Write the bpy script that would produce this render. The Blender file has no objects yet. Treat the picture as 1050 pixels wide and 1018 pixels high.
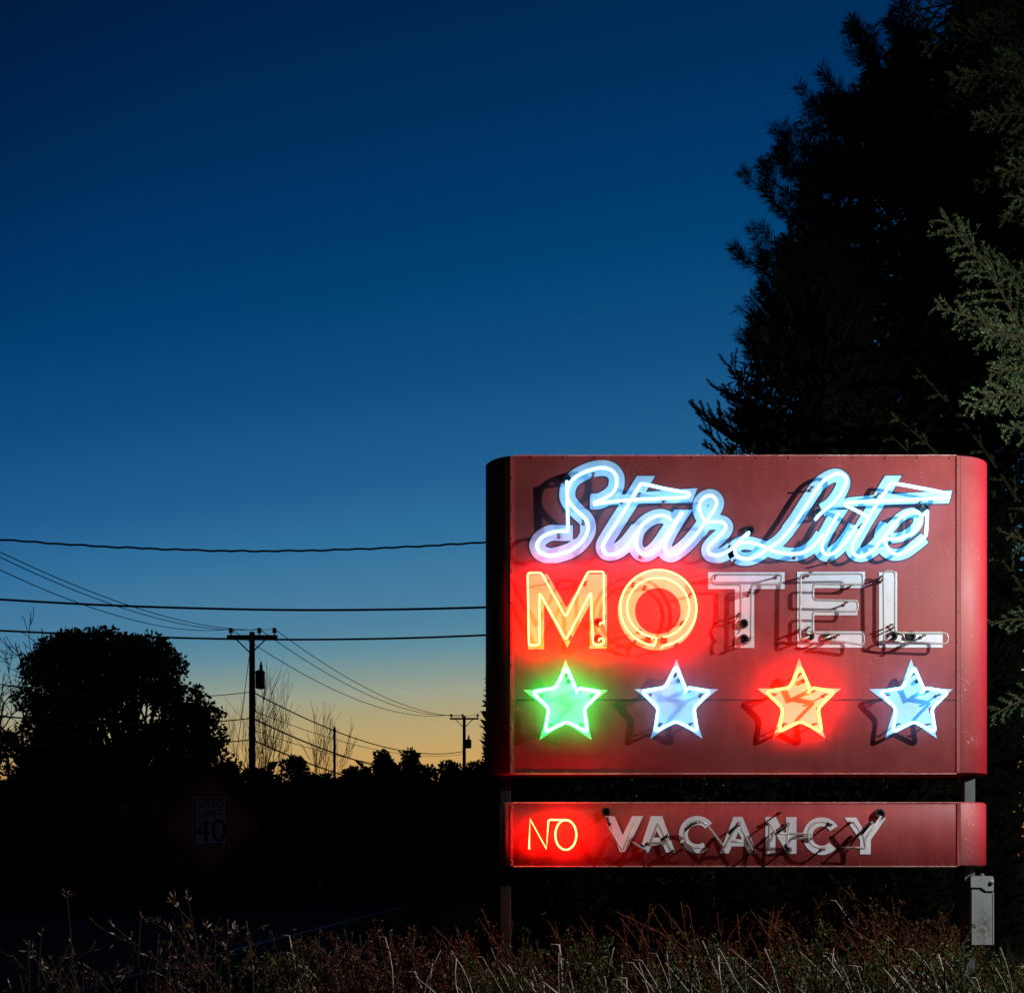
import bpy, math, random
import numpy as np
from mathutils import Vector, Matrix
from mathutils.geometry import tessellate_polygon

SC = bpy.context.scene
COL = SC.collection
R = math.radians

# ------------------------------------------------------------------ camera model
F, U0, V0, CAMZ = 1128.0, 570.0, 882.0, 1.6
SY = 8.0                       # distance of the sign's face

def P(u, v, Y):
    return Vector(((u - U0) / F * Y, Y, CAMZ + (V0 - v) / F * Y))

# ------------------------------------------------------------------ materials
def mat(name):
    m = bpy.data.materials.new(name)
    m.use_nodes = True
    nt = m.node_tree
    nt.nodes.clear()
    out = nt.nodes.new('ShaderNodeOutputMaterial')
    return m, nt, out

def N(nt, kind, **kw):
    n = nt.nodes.new('ShaderNode' + kind)
    for k, v in kw.items():
        if k in n.inputs:
            n.inputs[k].default_value = v
        else:
            setattr(n, k, v)
    return n

def ramp(nt, fac, stops):
    r = nt.nodes.new('ShaderNodeValToRGB')
    el = r.color_ramp.elements
    while len(el) > 1:
        el.remove(el[0])
    el[0].position, el[0].color = stops[0][0], (*stops[0][1], 1)
    for p, c in stops[1:]:
        e = el.new(p)
        e.color = (*c, 1)
    if fac is not None:
        nt.links.new(fac, r.inputs['Fac'])
    return r

def mixc(nt, fac, a, b, blend='MIX'):
    m = nt.nodes.new('ShaderNodeMix')
    m.data_type = 'RGBA'
    m.blend_type = blend
    for sock, val in ((m.inputs[0], fac), (m.inputs[6], a), (m.inputs[7], b)):
        if hasattr(val, 'is_linked'):
            nt.links.new(val, sock)
        else:
            sock.default_value = val if isinstance(val, (int, float)) else (*val, 1)
    return m.outputs[2]

def math_node(nt, op, a, b=0.0, clamp=False):
    n = nt.nodes.new('ShaderNodeMath')
    n.operation = op
    n.use_clamp = clamp
    for i, val in enumerate((a, b)):
        if hasattr(val, 'is_linked'):
            nt.links.new(val, n.inputs[i])
        else:
            n.inputs[i].default_value = val
    return n.outputs[0]

def noise(nt, vec, scale, detail=6, rough=0.6):
    n = N(nt, 'TexNoise', Scale=scale, Detail=detail, Roughness=rough)
    if vec is not None:
        nt.links.new(vec, n.inputs['Vector'])
    return n.outputs['Fac']

def mapped(nt, scale=(1, 1, 1)):
    tc = nt.nodes.new('ShaderNodeTexCoord')
    mp = nt.nodes.new('ShaderNodeMapping')
    mp.inputs['Scale'].default_value = scale
    nt.links.new(tc.outputs['Object'], mp.inputs['Vector'])
    return mp.outputs['Vector']

def painted_metal(name, base, faded, streak=0.5, rough=0.56, chips=(0.55, 0.42, 0.38), chip_at=0.70):
    m, nt, out = mat(name)
    b = N(nt, 'BsdfPrincipled')
    b.inputs['Specular IOR Level'].default_value = 0.3
    v = mapped(nt)
    vs = mapped(nt, (6, 6, 0.5))
    n1 = noise(nt, v, 2.2, 8, 0.62)
    n2 = noise(nt, vs, 3.0, 5, 0.6)
    f = math_node(nt, 'ADD', math_node(nt, 'MULTIPLY', n1, 1 - streak), math_node(nt, 'MULTIPLY', n2, streak))
    r = ramp(nt, f, [(0.38, base), (0.50, tuple((a + b) / 2 for a, b in zip(base, faded))), (0.60, faded)])
    n3 = noise(nt, v, 46, 4, 0.75)
    n4 = noise(nt, v, 3.4, 3, 0.5)
    ch = ramp(nt, math_node(nt, 'ADD', n3, math_node(nt, 'MULTIPLY', math_node(nt, 'SUBTRACT', n4, 0.5), 0.5)),
              [(chip_at, (0, 0, 0)), (chip_at + 0.035, (1, 1, 1))])
    c = mixc(nt, ch.outputs[0], r.outputs[0], chips)
    nt.links.new(c, b.inputs['Base Color'])
    rr = ramp(nt, n1, [(0.3, (rough - .08,) * 3), (0.7, (rough + .12,) * 3)])
    nt.links.new(rr.outputs[0], b.inputs['Roughness'])
    bp = N(nt, 'Bump', Strength=0.22, Distance=0.012)
    nt.links.new(noise(nt, v, 1.6, 3, 0.5), bp.inputs['Height'])
    nt.links.new(bp.outputs[0], b.inputs['Normal'])
    nt.links.new(b.outputs[0], out.inputs[0])
    return m

def simple(name, c0, c1, scale=8, rough=0.7, metallic=0.0, coat=0.0, stretch=(1, 1, 1)):
    m, nt, out = mat(name)
    b = N(nt, 'BsdfPrincipled', Roughness=rough, Metallic=metallic)
    b.inputs['Coat Weight'].default_value = coat
    v = mapped(nt, stretch)
    r = ramp(nt, noise(nt, v, scale, 6, 0.65), [(0.35, c0), (0.66, c1)])
    nt.links.new(r.outputs[0], b.inputs['Base Color'])
    nt.links.new(b.outputs[0], out.inputs[0])
    return m

def leafmat(name, cols, rough=0.6, trans=0.15):
    m, nt, out = mat(name)
    b = N(nt, 'BsdfPrincipled', Roughness=rough)
    b.inputs['Specular IOR Level'].default_value = 0.06
    g = nt.nodes.new('ShaderNodeNewGeometry')
    n = len(cols)
    r = ramp(nt, g.outputs['Random Per Island'], [(i / max(1, n - 1), c) for i, c in enumerate(cols)])
    nt.links.new(r.outputs[0], b.inputs['Base Color'])
    if trans > 0:
        t = N(nt, 'BsdfTranslucent')
        nt.links.new(r.outputs[0], t.inputs['Color'])
        mx = N(nt, 'MixShader')
        mx.inputs[0].default_value = trans
        nt.links.new(b.outputs[0], mx.inputs[1])
        nt.links.new(t.outputs[0], mx.inputs[2])
        nt.links.new(mx.outputs[0], out.inputs[0])
    else:
        nt.links.new(b.outputs[0], out.inputs[0])
    return m

def neon(name, col, k):
    m, nt, out = mat(name)
    e = N(nt, 'Emission', Strength=k)
    e.inputs['Color'].default_value = (*col, 1)
    nt.links.new(e.outputs[0], out.inputs[0])
    return m

M = {}
M['sign_red'] = painted_metal('sign_red_paint', (0.215, 0.036, 0.036), (0.290, 0.056, 0.056), 0.25, chip_at=0.70, chips=(0.42, 0.17, 0.15))
M['cap_red'] = painted_metal('end_cap_red_paint', (0.42, 0.020, 0.030), (0.40, 0.085, 0.085), 0.3, chip_at=0.70, chips=(0.62, 0.42, 0.38))
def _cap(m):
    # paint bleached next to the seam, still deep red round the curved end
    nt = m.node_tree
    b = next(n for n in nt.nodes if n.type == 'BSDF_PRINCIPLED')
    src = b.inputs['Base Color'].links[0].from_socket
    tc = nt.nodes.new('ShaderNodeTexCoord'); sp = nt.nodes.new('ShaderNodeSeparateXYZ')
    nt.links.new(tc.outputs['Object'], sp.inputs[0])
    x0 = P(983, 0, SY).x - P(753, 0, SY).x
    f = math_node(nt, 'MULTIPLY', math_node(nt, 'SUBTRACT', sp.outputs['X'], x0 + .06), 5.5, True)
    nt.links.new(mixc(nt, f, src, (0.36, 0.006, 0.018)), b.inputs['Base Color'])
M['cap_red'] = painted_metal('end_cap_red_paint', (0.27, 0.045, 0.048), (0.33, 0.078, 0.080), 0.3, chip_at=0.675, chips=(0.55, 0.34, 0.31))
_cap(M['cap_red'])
M['vac_red'] = painted_metal('lower_cabinet_red_paint', (0.19, 0.021, 0.023), (0.27, 0.038, 0.039), 0.35, chip_at=0.745, chips=(0.45, 0.22, 0.2))
M['end_shade'] = painted_metal('shaded_left_end_red', (0.030, 0.006, 0.007), (0.050, 0.010, 0.011), 0.5, chip_at=0.78)  # cabinet red darkened: shade of the end turned away from the strobe
M['edge'] = painted_metal('cabinet_edge_metal', (0.30, 0.07, 0.07), (0.5, 0.28, 0.26), 0.4, chip_at=0.62)
M['white'] = painted_metal('white_letter_paint', (0.50, 0.54, 0.58), (0.62, 0.67, 0.70), 0.3, 0.55, chips=(0.30, 0.20, 0.18), chip_at=0.80)
M['paleblue'] = painted_metal('pale_blue_letter_paint', (0.29, 0.47, 0.57), (0.38, 0.57, 0.67), 0.3, 0.55, chips=(0.16, 0.12, 0.14), chip_at=0.76)
M['neon_tinted_white'] = painted_metal('neon_tinted_white_letter_paint', (0.60, 0.55, 0.31), (0.70, 0.65, 0.39), 0.3, 0.55, chips=(0.30, 0.14, 0.10), chip_at=0.74)  # white paint with the red neon's warm glow tinted into its colour
M['palegreen'] = painted_metal('pale_green_star_paint', (0.30, 0.52, 0.40), (0.38, 0.60, 0.48), 0.3, 0.55, chips=(0.20, 0.16, 0.12), chip_at=0.74)
M['white_old'] = painted_metal('worn_white_letter_paint', (0.43, 0.46, 0.51), (0.62, 0.65, 0.70), 0.3, 0.55, chips=(0.28, 0.12, 0.12), chip_at=0.74)
M['outline'] = simple('dark_outline_paint', (0.018, 0.016, 0.03), (0.035, 0.03, 0.05), 20, 0.6)
M['seam'] = simple('dark_seam', (0.015, 0.008, 0.008), (0.035, 0.016, 0.016), 30, 0.8)
M['rivet'] = simple('rivet_steel', (0.06, 0.02, 0.02), (0.18, 0.08, 0.08), 60, 0.5, 0.4)
M['blue'] = neon('blue_neon', (0.15, 0.56, 1.0), 7.6)
M['bluestar'] = neon('blue_star_neon', (0.10, 0.50, 1.0), 11.0)
M['red'] = neon('red_neon', (1.0, 0.0165, 0.0040), 180.0)
M['redstar'] = neon('red_star_neon', (1.0, 0.020, 0.0045), 85.0)
M['green'] = neon('green_neon', (0.018, 1.0, 0.095), 70.0)
M['glass'] = simple('unlit_neon_glass', (0.40, 0.39, 0.37), (0.56, 0.55, 0.52), 40, 0.3, 0.0, 0.25)
def _see_through(m, f):
    nt = m.node_tree
    o = next(n for n in nt.nodes if n.type == 'OUTPUT_MATERIAL'); b = next(n for n in nt.nodes if n.type == 'BSDF_PRINCIPLED')
    t = N(nt, 'BsdfTransparent'); mx = N(nt, 'MixShader'); mx.inputs[0].default_value = f
    nt.links.new(b.outputs[0], mx.inputs[1]); nt.links.new(t.outputs[0], mx.inputs[2]); nt.links.new(mx.outputs[0], o.inputs[0])
_see_through(M['glass'], .38)
M['black'] = simple('black_porcelain', (0.012, 0.012, 0.014), (0.03, 0.028, 0.028), 40, 0.3, 0.0, 0.4)
M['copper'] = simple('electrode_metal', (0.30, 0.22, 0.17), (0.48, 0.40, 0.33), 50, 0.35, 0.7)
M['clip'] = simple('tube_clip', (0.05, 0.03, 0.025), (0.13, 0.07, 0.05), 50, 0.5)
M['post'] = simple('grey_steel_post', (0.045, 0.05, 0.058), (0.075, 0.08, 0.088), 9, 0.6, 0.2, 0, (1, 1, .3))
M['box'] = painted_metal('grey_box_paint', (0.150, 0.172, 0.175), (0.205, 0.232, 0.232), 0.4, 0.5, chips=(0.20, 0.16, 0.10), chip_at=0.70)
M['wood'] = simple('weathered_pole_wood', (0.03, 0.024, 0.018), (0.06, 0.048, 0.038), 6, 0.9, 0, 0, (4, 4, .4))
M['darkmetal'] = simple('dark_grey_metal', (0.03, 0.03, 0.032), (0.06, 0.06, 0.062), 10, 0.6, 0.3)
M['cable'] = simple('black_cable', (0.012, 0.012, 0.012), (0.025, 0.025, 0.025), 10, 0.7)
M['bark'] = simple('dark_bark', (0.022, 0.017, 0.013), (0.05, 0.04, 0.03), 7, 0.95, 0, 0, (3, 3, .6))
M['twig'] = simple('brown_twig', (0.025, 0.016, 0.012), (0.055, 0.036, 0.026), 9, 0.85)
M['hemtwig'] = simple('olive_hemlock_twig', (0.020, 0.020, 0.010), (0.045, 0.040, 0.020), 9, 0.9)
M['darkpost'] = simple('dark_brown_post', (0.014, 0.010, 0.010), (0.030, 0.022, 0.020), 9, 0.85, 0.0, 0, (1, 1, .3))  # plain dark brown for the left post and the road sign post
M['paletwig'] = simple('pale_dry_stem', (0.24, 0.22, 0.19), (0.46, 0.44, 0.40), 14, 0.8)
M['redtwig'] = simple('reddish_dry_stem', (0.034, 0.012, 0.008), (0.11, 0.040, 0.026), 10, 0.85)
M['oakleaf'] = leafmat('oak_leaves', [(0.02, 0.03, 0.012), (0.035, 0.045, 0.016), (0.045, 0.04, 0.014)])
M['bushleaf'] = leafmat('bush_leaves', [(0.018, 0.028, 0.012), (0.03, 0.04, 0.015), (0.05, 0.04, 0.015)])
M['pine'] = leafmat('pine_needles', [(0.010, 0.020, 0.012), (0.016, 0.030, 0.016), (0.022, 0.034, 0.018)], 0.75, 0.05)
M['spruce'] = leafmat('spruce_needles', [(0.010, 0.018, 0.012), (0.016, 0.028, 0.016)], 0.75, 0.05)
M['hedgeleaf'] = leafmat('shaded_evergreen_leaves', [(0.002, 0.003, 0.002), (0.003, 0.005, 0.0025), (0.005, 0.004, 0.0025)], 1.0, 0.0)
M['hemlock'] = leafmat('hemlock_leaves', [(0.006, 0.016, 0.007), (0.018, 0.042, 0.018), (0.040, 0.078, 0.036), (0.085, 0.155, 0.066), (0.13, 0.11, 0.045)], 0.75, 0.15)
M['shrubleaf'] = leafmat('shrub_leaves', [(0.010, 0.022, 0.006), (0.032, 0.060, 0.015), (0.065, 0.110, 0.030), (0.16, 0.19, 0.09)], 0.55, 0.2)
M['redleaf'] = leafmat('rusty_weed_leaves', [(0.05, 0.015, 0.010), (0.10, 0.034, 0.020), (0.10, 0.06, 0.04), (0.34, 0.26, 0.20)], 0.6, 0.2)
M['pod'] = leafmat('dry_seed_pods', [(0.03, 0.02, 0.014), (0.09, 0.065, 0.045), (0.55, 0.46, 0.36)], 0.6, 0.25)
M['brushleaf'] = leafmat('brown_brush_leaves', [(0.030, 0.014, 0.005), (0.075, 0.036, 0.010), (0.10, 0.070, 0.016)], 0.6, 0.2)
M['grass'] = leafmat('dry_grass', [(0.010, 0.011, 0.006), (0.022, 0.019, 0.010), (0.035, 0.028, 0.018)], 0.7, 0.2)
M['ground'] = simple('dark_soil_and_turf', (0.010, 0.011, 0.006), (0.022, 0.020, 0.012), 3, 0.98)
M['asphalt'] = simple('asphalt', (0.022, 0.022, 0.023), (0.034, 0.034, 0.035), 12, 0.95)
for _k in ('ground', 'asphalt'):
    for _n in M[_k].node_tree.nodes:
        if _n.type == 'BSDF_PRINCIPLED': _n.inputs['Specular IOR Level'].default_value = 0.02
for _k in ('hemtwig', 'darkpost', 'bark', 'twig', 'redtwig', 'cable', 'wood'):
    for _n in M[_k].node_tree.nodes:
        if _n.type == 'BSDF_PRINCIPLED': _n.inputs['Specular IOR Level'].default_value = 0.06
M['roadpaint'] = simple('road_edge_paint', (0.10, 0.09, 0.13), (0.18, 0.17, 0.22), 6, 0.8)
M['orange'] = simple('orange_sign_sheeting', (0.34, 0.05, 0.012), (0.40, 0.065, 0.016), 5, 0.6)
M['signwhite'] = simple('white_sign_sheeting', (0.42, 0.41, 0.40), (0.52, 0.50, 0.49), 6, 0.6)
M['signblack'] = simple('black_sign_print', (0.008, 0.008, 0.008), (0.015, 0.015, 0.015), 6, 0.7)
M['siding'] = simple('blue_grey_siding', (0.030, 0.034, 0.040), (0.042, 0.046, 0.054), 3, 0.8)
M['roofing'] = simple('dark_shingles', (0.02, 0.02, 0.02), (0.035, 0.033, 0.03), 8, 0.9)
for _k in ('roofing', 'siding'):
    for _n in M[_k].node_tree.nodes:
        if _n.type == 'BSDF_PRINCIPLED': _n.inputs['Specular IOR Level'].default_value = 0.02
M['pane'] = simple('dark_window_pane', (0.01, 0.012, 0.015), (0.014, 0.016, 0.02), 2, 0.08)

# ------------------------------------------------------------------ object helpers
def tag(o, label=None, cat=None, group=None, kind=None):
    if label: o['label'] = label
    if cat: o['category'] = cat
    if group: o['group'] = group
    if kind: o['kind'] = kind
    return o

def empty(name, loc):
    o = bpy.data.objects.new(name, None)
    o.empty_display_size = 0.2
    o.location = loc
    COL.objects.link(o)
    return o

def world_loc(o):
    v = Vector((0, 0, 0))
    while o is not None:
        v += Vector(o.location)
        o = o.parent
    return v

def link_mesh(name, verts, faces, material, parent=None, origin=None, smooth=False):
    """verts in world space; ONE mesh object, child of parent or at its own origin"""
    me = bpy.data.meshes.new(name)
    org = world_loc(parent) if parent is not None else Vector(origin or (0, 0, 0))
    V = np.asarray(verts, dtype=np.float64).reshape(-1, 3) - np.array(org)
    if isinstance(faces, np.ndarray):
        n, k = faces.shape
        me.vertices.add(len(V))
        me.vertices.foreach_set('co', V.ravel())
        me.loops.add(n * k)
        me.loops.foreach_set('vertex_index', faces.ravel().astype(np.int32))
        me.polygons.add(n)
        me.polygons.foreach_set('loop_start', np.arange(0, n * k, k, dtype=np.int32))
        me.update(calc_edges=True)
        me.validate()
    else:
        me.from_pydata([tuple(v) for v in V], [], faces)
        me.update()
    if smooth:
        me.polygons.foreach_set('use_smooth', np.ones(len(me.polygons), dtype=bool))
    me.materials.append(material)
    o = bpy.data.objects.new(name, me)
    if parent is not None:
        o.parent = parent
    else:
        o.location = org
    COL.objects.link(o)
    return o

class MB:
    def __init__(s):
        s.v, s.f = [], []
    def add(s, verts, faces):
        b = len(s.v)
        s.v += [tuple(v) for v in verts]
        s.f += [tuple(i + b for i in f) for f in faces]
    def box(s, x0, x1, y0, y1, z0, z1, bev=0.0):
        if bev <= 0:
            s.add([(x0, y0, z0), (x1, y0, z0), (x1, y1, z0), (x0, y1, z0), (x0, y0, z1), (x1, y0, z1), (x1, y1, z1), (x0, y1, z1)],
                  [(0, 3, 2, 1), (4, 5, 6, 7), (0, 1, 5, 4), (1, 2, 6, 5), (2, 3, 7, 6), (3, 0, 4, 7)])
            return
        b = bev
        ring = lambda z, i: [(x0 + i + b, y0 + i, z), (x1 - i - b, y0 + i, z), (x1 - i, y0 + i + b, z), (x1 - i, y1 - i - b, z),
                             (x1 - i - b, y1 - i, z), (x0 + i + b, y1 - i, z), (x0 + i, y1 - i - b, z), (x0 + i, y0 + i + b, z)]
        rings = [ring(z0, b), ring(z0 + b, 0), ring(z1 - b, 0), ring(z1, b)]
        vs = sum(rings, [])
        fs = [tuple(range(7, -1, -1)), tuple(range(24, 32))]
        for k in range(3):
            for i in range(8):
                j = (i + 1) % 8
                fs.append((k * 8 + i, k * 8 + j, k * 8 + 8 + j, k * 8 + 8 + i))
        s.add(vs, fs)
    def tube(s, pts, r, sides=6, closed=False, caps=True):
        pts = [Vector(p) for p in pts]
        n = len(pts)
        if n < 2: return
        rs = r if hasattr(r, '__len__') else [r] * n
        b = len(s.v)
        t0 = (pts[1] - pts[0]).normalized()
        up = Vector((0, 1, 0)) if abs(t0.y) < 0.9 else Vector((1, 0, 0))
        nrm = t0.cross(up).normalized()
        for i, p in enumerate(pts):
            if closed:
                t = (pts[(i + 1) % n] - pts[i - 1])
            else:
                t = pts[min(i + 1, n - 1)] - pts[max(i - 1, 0)]
            if t.length < 1e-9: t = t0
            t = t.normalized()
            nn = nrm - t * nrm.dot(t)
            if nn.length > 1e-6: nrm = nn.normalized()
            bn = t.cross(nrm)
            for k in range(sides):
                a = 2 * math.pi * k / sides
                s.v.append(tuple(p + (nrm * math.cos(a) + bn * math.sin(a)) * rs[i]))
        m = n if closed else n - 1
        for i in range(m):
            i2 = (i + 1) % n
            for k in range(sides):
                k2 = (k + 1) % sides
                s.f.append((b + i * sides + k, b + i * sides + k2, b + i2 * sides + k2, b + i2 * sides + k))
        if caps and not closed:
            s.f.append(tuple(b + k for k in range(sides - 1, -1, -1)))
            s.f.append(tuple(b + (n - 1) * sides + k for k in range(sides)))
    def lathe(s, c, axis, prof, sides=14):
        """prof: (distance along axis, radius)"""
        c = Vector(c); ax = Vector(axis).normalized()
        pts = [c + ax * d for d, _ in prof]
        s.tube_fixed(pts, [r for _, r in prof], ax, sides)
    def tube_fixed(s, pts, rs, ax, sides):
        b = len(s.v)
        u = ax.orthogonal().normalized(); w = ax.cross(u)
        for p, r in zip(pts, rs):
            for k in range(sides):
                a = 2 * math.pi * k / sides
                s.v.append(tuple(p + (u * math.cos(a) + w * math.sin(a)) * max(r, 1e-4)))
        for i in range(len(pts) - 1):
            for k in range(sides):
                k2 = (k + 1) % sides
                s.f.append((b + i * sides + k, b + i * sides + k2, b + (i + 1) * sides + k2, b + (i + 1) * sides + k))
        s.f.append(tuple(b + k for k in range(sides - 1, -1, -1)))
        s.f.append(tuple(b + (len(pts) - 1) * sides + k for k in range(sides)))
    def poly(s, loops):
        """flat filled polygon with holes; loops of 3-D points"""
        L = [[Vector(p) for p in lp] for lp in loops]
        tris = tessellate_polygon(L)
        s.add([p for lp in L for p in lp], [tuple(t) for t in tris])
    def build(s, name, material, parent=None, origin=None, smooth=False):
        return link_mesh(name, s.v, s.f, material, parent, origin, smooth)

def catmull(pts, step=1.3, closed=False):
    pts = [np.array(p, float) for p in pts]
    out = []
    n = len(pts)
    rng_ = range(n if closed else n - 1)
    for i in rng_:
        p1, p2 = pts[i], pts[(i + 1) % n]
        p0 = pts[i - 1] if (i > 0 or closed) else 2 * p1 - p2
        p3 = pts[(i + 2) % n] if (i + 2 < n or closed) else 2 * p2 - p1
        k = max(2, int(np.linalg.norm(p2 - p1) / step))
        for j in range(k):
            t = j / k
            out.append(0.5 * ((2 * p1) + (-p0 + p2) * t + (2 * p0 - 5 * p1 + 4 * p2 - p3) * t * t + (-p0 + 3 * p1 - 3 * p2 + p3) * t ** 3))
    if not closed:
        out.append(pts[-1])
    return [tuple(o) for o in out]

def rounded(pts, r, closed=False, seg=4):
    pts = [np.array(p, float) for p in pts]
    n = len(pts); out = []
    for i, p in enumerate(pts):
        if not closed and i in (0, n - 1):
            out.append(tuple(p)); continue
        a, b = pts[i - 1], pts[(i + 1) % n]
        ra = min(r, 0.48 * np.linalg.norm(a - p)); rb = min(r, 0.48 * np.linalg.norm(b - p))
        pa = p + (a - p) / max(1e-6, np.linalg.norm(a - p)) * ra
        pb = p + (b - p) / max(1e-6, np.linalg.norm(b - p)) * rb
        for k in range(seg + 1):
            t = k / seg
            out.append(tuple((1 - t) ** 2 * pa + 2 * t * (1 - t) * p + t * t * pb))
    return out

def Z(u0, v0, s, pts):
    return [(u0 + x / s, v0 + y / s) for x, y in pts]

# leaf-sized faces: diamond quads
def leaf_mesh(name, cen, axis, length, width, material, parent=None, origin=None, rng=None):
    cen = np.asarray(cen, float); axis = np.asarray(axis, float)
    n = len(cen)
    axis = axis / np.maximum(1e-9, np.linalg.norm(axis, axis=1, keepdims=True))
    rv = rng.normal(size=(n, 3))
    side = np.cross(axis, rv)
    side /= np.maximum(1e-9, np.linalg.norm(side, axis=1, keepdims=True))
    nrm = np.cross(axis, side)
    L = (np.ones(n) * length)[:, None]; W = (np.ones(n) * width)[:, None]
    v = np.empty((n, 4, 3))
    v[:, 0] = cen
    v[:, 1] = cen + axis * L * 0.45 + side * W * 0.5 + nrm * W * 0.15
    v[:, 2] = cen + axis * L
    v[:, 3] = cen + axis * L * 0.45 - side * W * 0.5 + nrm * W * 0.15
    f = np.arange(n * 4).reshape(n, 4)
    return link_mesh(name, v.reshape(-1, 3), f, material, parent, origin)

# ================================================================== THE SIGN
FACE = SY
TUBE_Y = SY - 0.09

def face_pt(p, off=0.0):
    return P(p[0], p[1], FACE - off) if False else Vector(((p[0] - U0) / F * FACE, FACE - off, CAMZ + (V0 - p[1]) / F * FACE))

sign = empty('motel_sign', (P(753, 0, FACE).x, FACE + 0.22, 0))
tag(sign, 'dark red metal motel sign on two posts with glowing neon script, letters and four stars', 'motel sign')

def cabinet(name, uL, uR, vT, vB, aL, aR, d, m, y0=FACE):
    """extruded cabinet with rounded ends (elliptical in plan)"""
    xL, xR = P(uL, 0, FACE).x, P(uR, 0, FACE).x
    zT, zB = P(0, vT, FACE).z, P(0, vB, FACE).z
    front = [(xL, y0), (xR, y0)]
    prof = []
    K = 14
    for i in range(K + 1):
        t = math.pi * i / K
        prof.append((xR + aR * math.sin(t), y0 + d * (1 - math.cos(t))))
    for i in range(K + 1):
        t = math.pi * i / K
        prof.append((xL - aL * math.sin(t), y0 + d * (1 + math.cos(t))))
    n = len(prof)
    b = 0.012
    cx = (xL + xR) / 2; cy = y0 + d
    def ins(p, k):
        vx, vy = p[0] - cx, p[1] - cy
        return (p[0] - math.copysign(min(k, abs(vx)), vx), p[1] - math.copysign(min(k, abs(vy)), vy))
    mb = MB()
    rows = [[(*ins(p, b), zB) for p in prof], [(*p, zB + b) for p in prof], [(*p, zT - b) for p in prof], [(*ins(p, b), zT) for p in prof]]
    mb.v = [q for r_ in rows for q in r_]
    for k in range(3):
        for i in range(n):
            j = (i + 1) % n
            mb.f.append((k * n + i, k * n + j, k * n + n + j, k * n + n + i))
    mb.f.append(tuple(range(n - 1, -1, -1)))
    mb.f.append(tuple(range(3 * n, 4 * n)))
    return mb

main_mb = cabinet('cabinet', 529, 982.5, 466.5, 793.5, 0.234, 0.283, 0.22, M['sign_red'])
body = main_mb.build('cabinet', M['sign_red'], sign)
body.data.materials.append(M['cap_red'])
xR_ = P(983, 0, FACE).x
for p in body.data.polygons:
    if p.center.x + sign.location.x > xR_ - 0.002:
        p.material_index = 1
body.data.materials.append(M['end_shade'])
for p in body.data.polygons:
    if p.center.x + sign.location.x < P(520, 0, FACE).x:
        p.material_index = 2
for p in body.data.polygons:
    p.use_smooth = abs(p.normal.z) < 0.3 and len(p.vertices) == 4

vac_mb = cabinet('lower_cabinet', 519, 983, 822, 888.5, 0.055, 0.255, 0.16, M['vac_red'])
lower = vac_mb.build('lower_cabinet', M['vac_red'], sign)
lower.data.materials.append(M['cap_red'])
for p in lower.data.polygons:
    if p.center.x + sign.location.x > xR_ - 0.002:
        p.material_index = 1
    p.use_smooth = abs(p.normal.z) < 0.3 and len(p.vertices) == 4

def strip(name, u0, u1, v0, v1, off, m, parent, thick=0.004):
    a, b = face_pt((u0, v0)), face_pt((u1, v1))
    mb = MB()
    mb.box(a.x, b.x, FACE - off - thick, FACE - off, b.z, a.z)
    return mb.build(name, m, parent)

# seams, edge trims and rivets
strip('seam', 529.5, 980.5, 716.9, 718.0, 0.0008, M['seam'], body, 0.0012)
strip('seam_strip', 980.6, 984.2, 467.8, 792.3, 0.001, M['sign_red'], body, 0.006)
strip('seam', 984.2, 984.9, 467.8, 792.3, 0.001, M['seam'], body, 0.002)
strip('seam_strip', 523.2, 527.2, 467.8, 792.3, -0.004, M['sign_red'], body, 0.008)
strip('seam_strip', 981.0, 984.2, 823.2, 887.3, 0.001, M['vac_red'], lower, 0.006)
strip('seam', 984.2, 984.9, 823.2, 887.3, 0.001, M['seam'], lower, 0.002)
strip('seam_strip', 523.4, 526.2, 823.2, 887.3, 0.001, M['vac_red'], lower, 0.004)
strip('edge_trim', 527.4, 980.5, 466.6, 467.7, 0.0005, M['edge'], body, 0.006)
strip('edge_trim', 527.4, 980.5, 792.4, 793.6, 0.0005, M['edge'], body, 0.006)
strip('edge_trim', 526.3, 981.0, 822.1, 823.2, 0.0005, M['edge'], lower, 0.006)
strip('edge_trim', 526.3, 981.0, 887.4, 888.5, 0.0005, M['edge'], lower, 0.006)

_rivet = []
def rivets(parent, pts, off=0.006, m='rivet'):
    for p in pts:
        q = face_pt(p, off - 0.002)
        if not _rivet:
            mb = MB(); mb.lathe(q, (0, -1, 0), [(0, 0.007), (0.004, 0.006), (0.006, 0.003)], 8)
            o = mb.build('rivet', M[m], parent, smooth=True)
            for v in o.data.vertices: v.co -= q - world_loc(parent)
            _rivet.append(o)
        else:
            o = _rivet[0].copy(); COL.objects.link(o); o.parent = parent
        o.location = q - world_loc(parent)
rivets(body, [(982.2, v) for v in range(478, 792, 30)])
rivets(body, [(525.2, v) for v in range(490, 792, 32)], 0.006)
rivets(lower, [(982.5, v) for v in (828, 843, 858, 882)])
rivets(lower, [(524.9, v) for v in (828, 852, 883)], 0.005)
rivets(body, [(u, 469.6) for u in range(545, 975, 33)], 0.003)
rivets(body, [(u, 791.0) for u in range(545, 975, 36)], 0.003)
rivets(lower, [(u, 885.6) for u in range(545, 975, 42)], 0.003)

# posts
def post(u0, u1, m='post', name='post'):
    a, b = P(u0, 0, FACE + 0.16).x, P(u1, 0, FACE + 0.16).x
    mb = MB()
    mb.box(a, b, FACE + 0.10, FACE + 0.10 + (b - a), 0.0, P(0, 480, FACE).z, 0.006)
    return mb.build(name, M[m], sign)
post(513, 524, 'darkpost')
post(985.5, 997)

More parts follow.
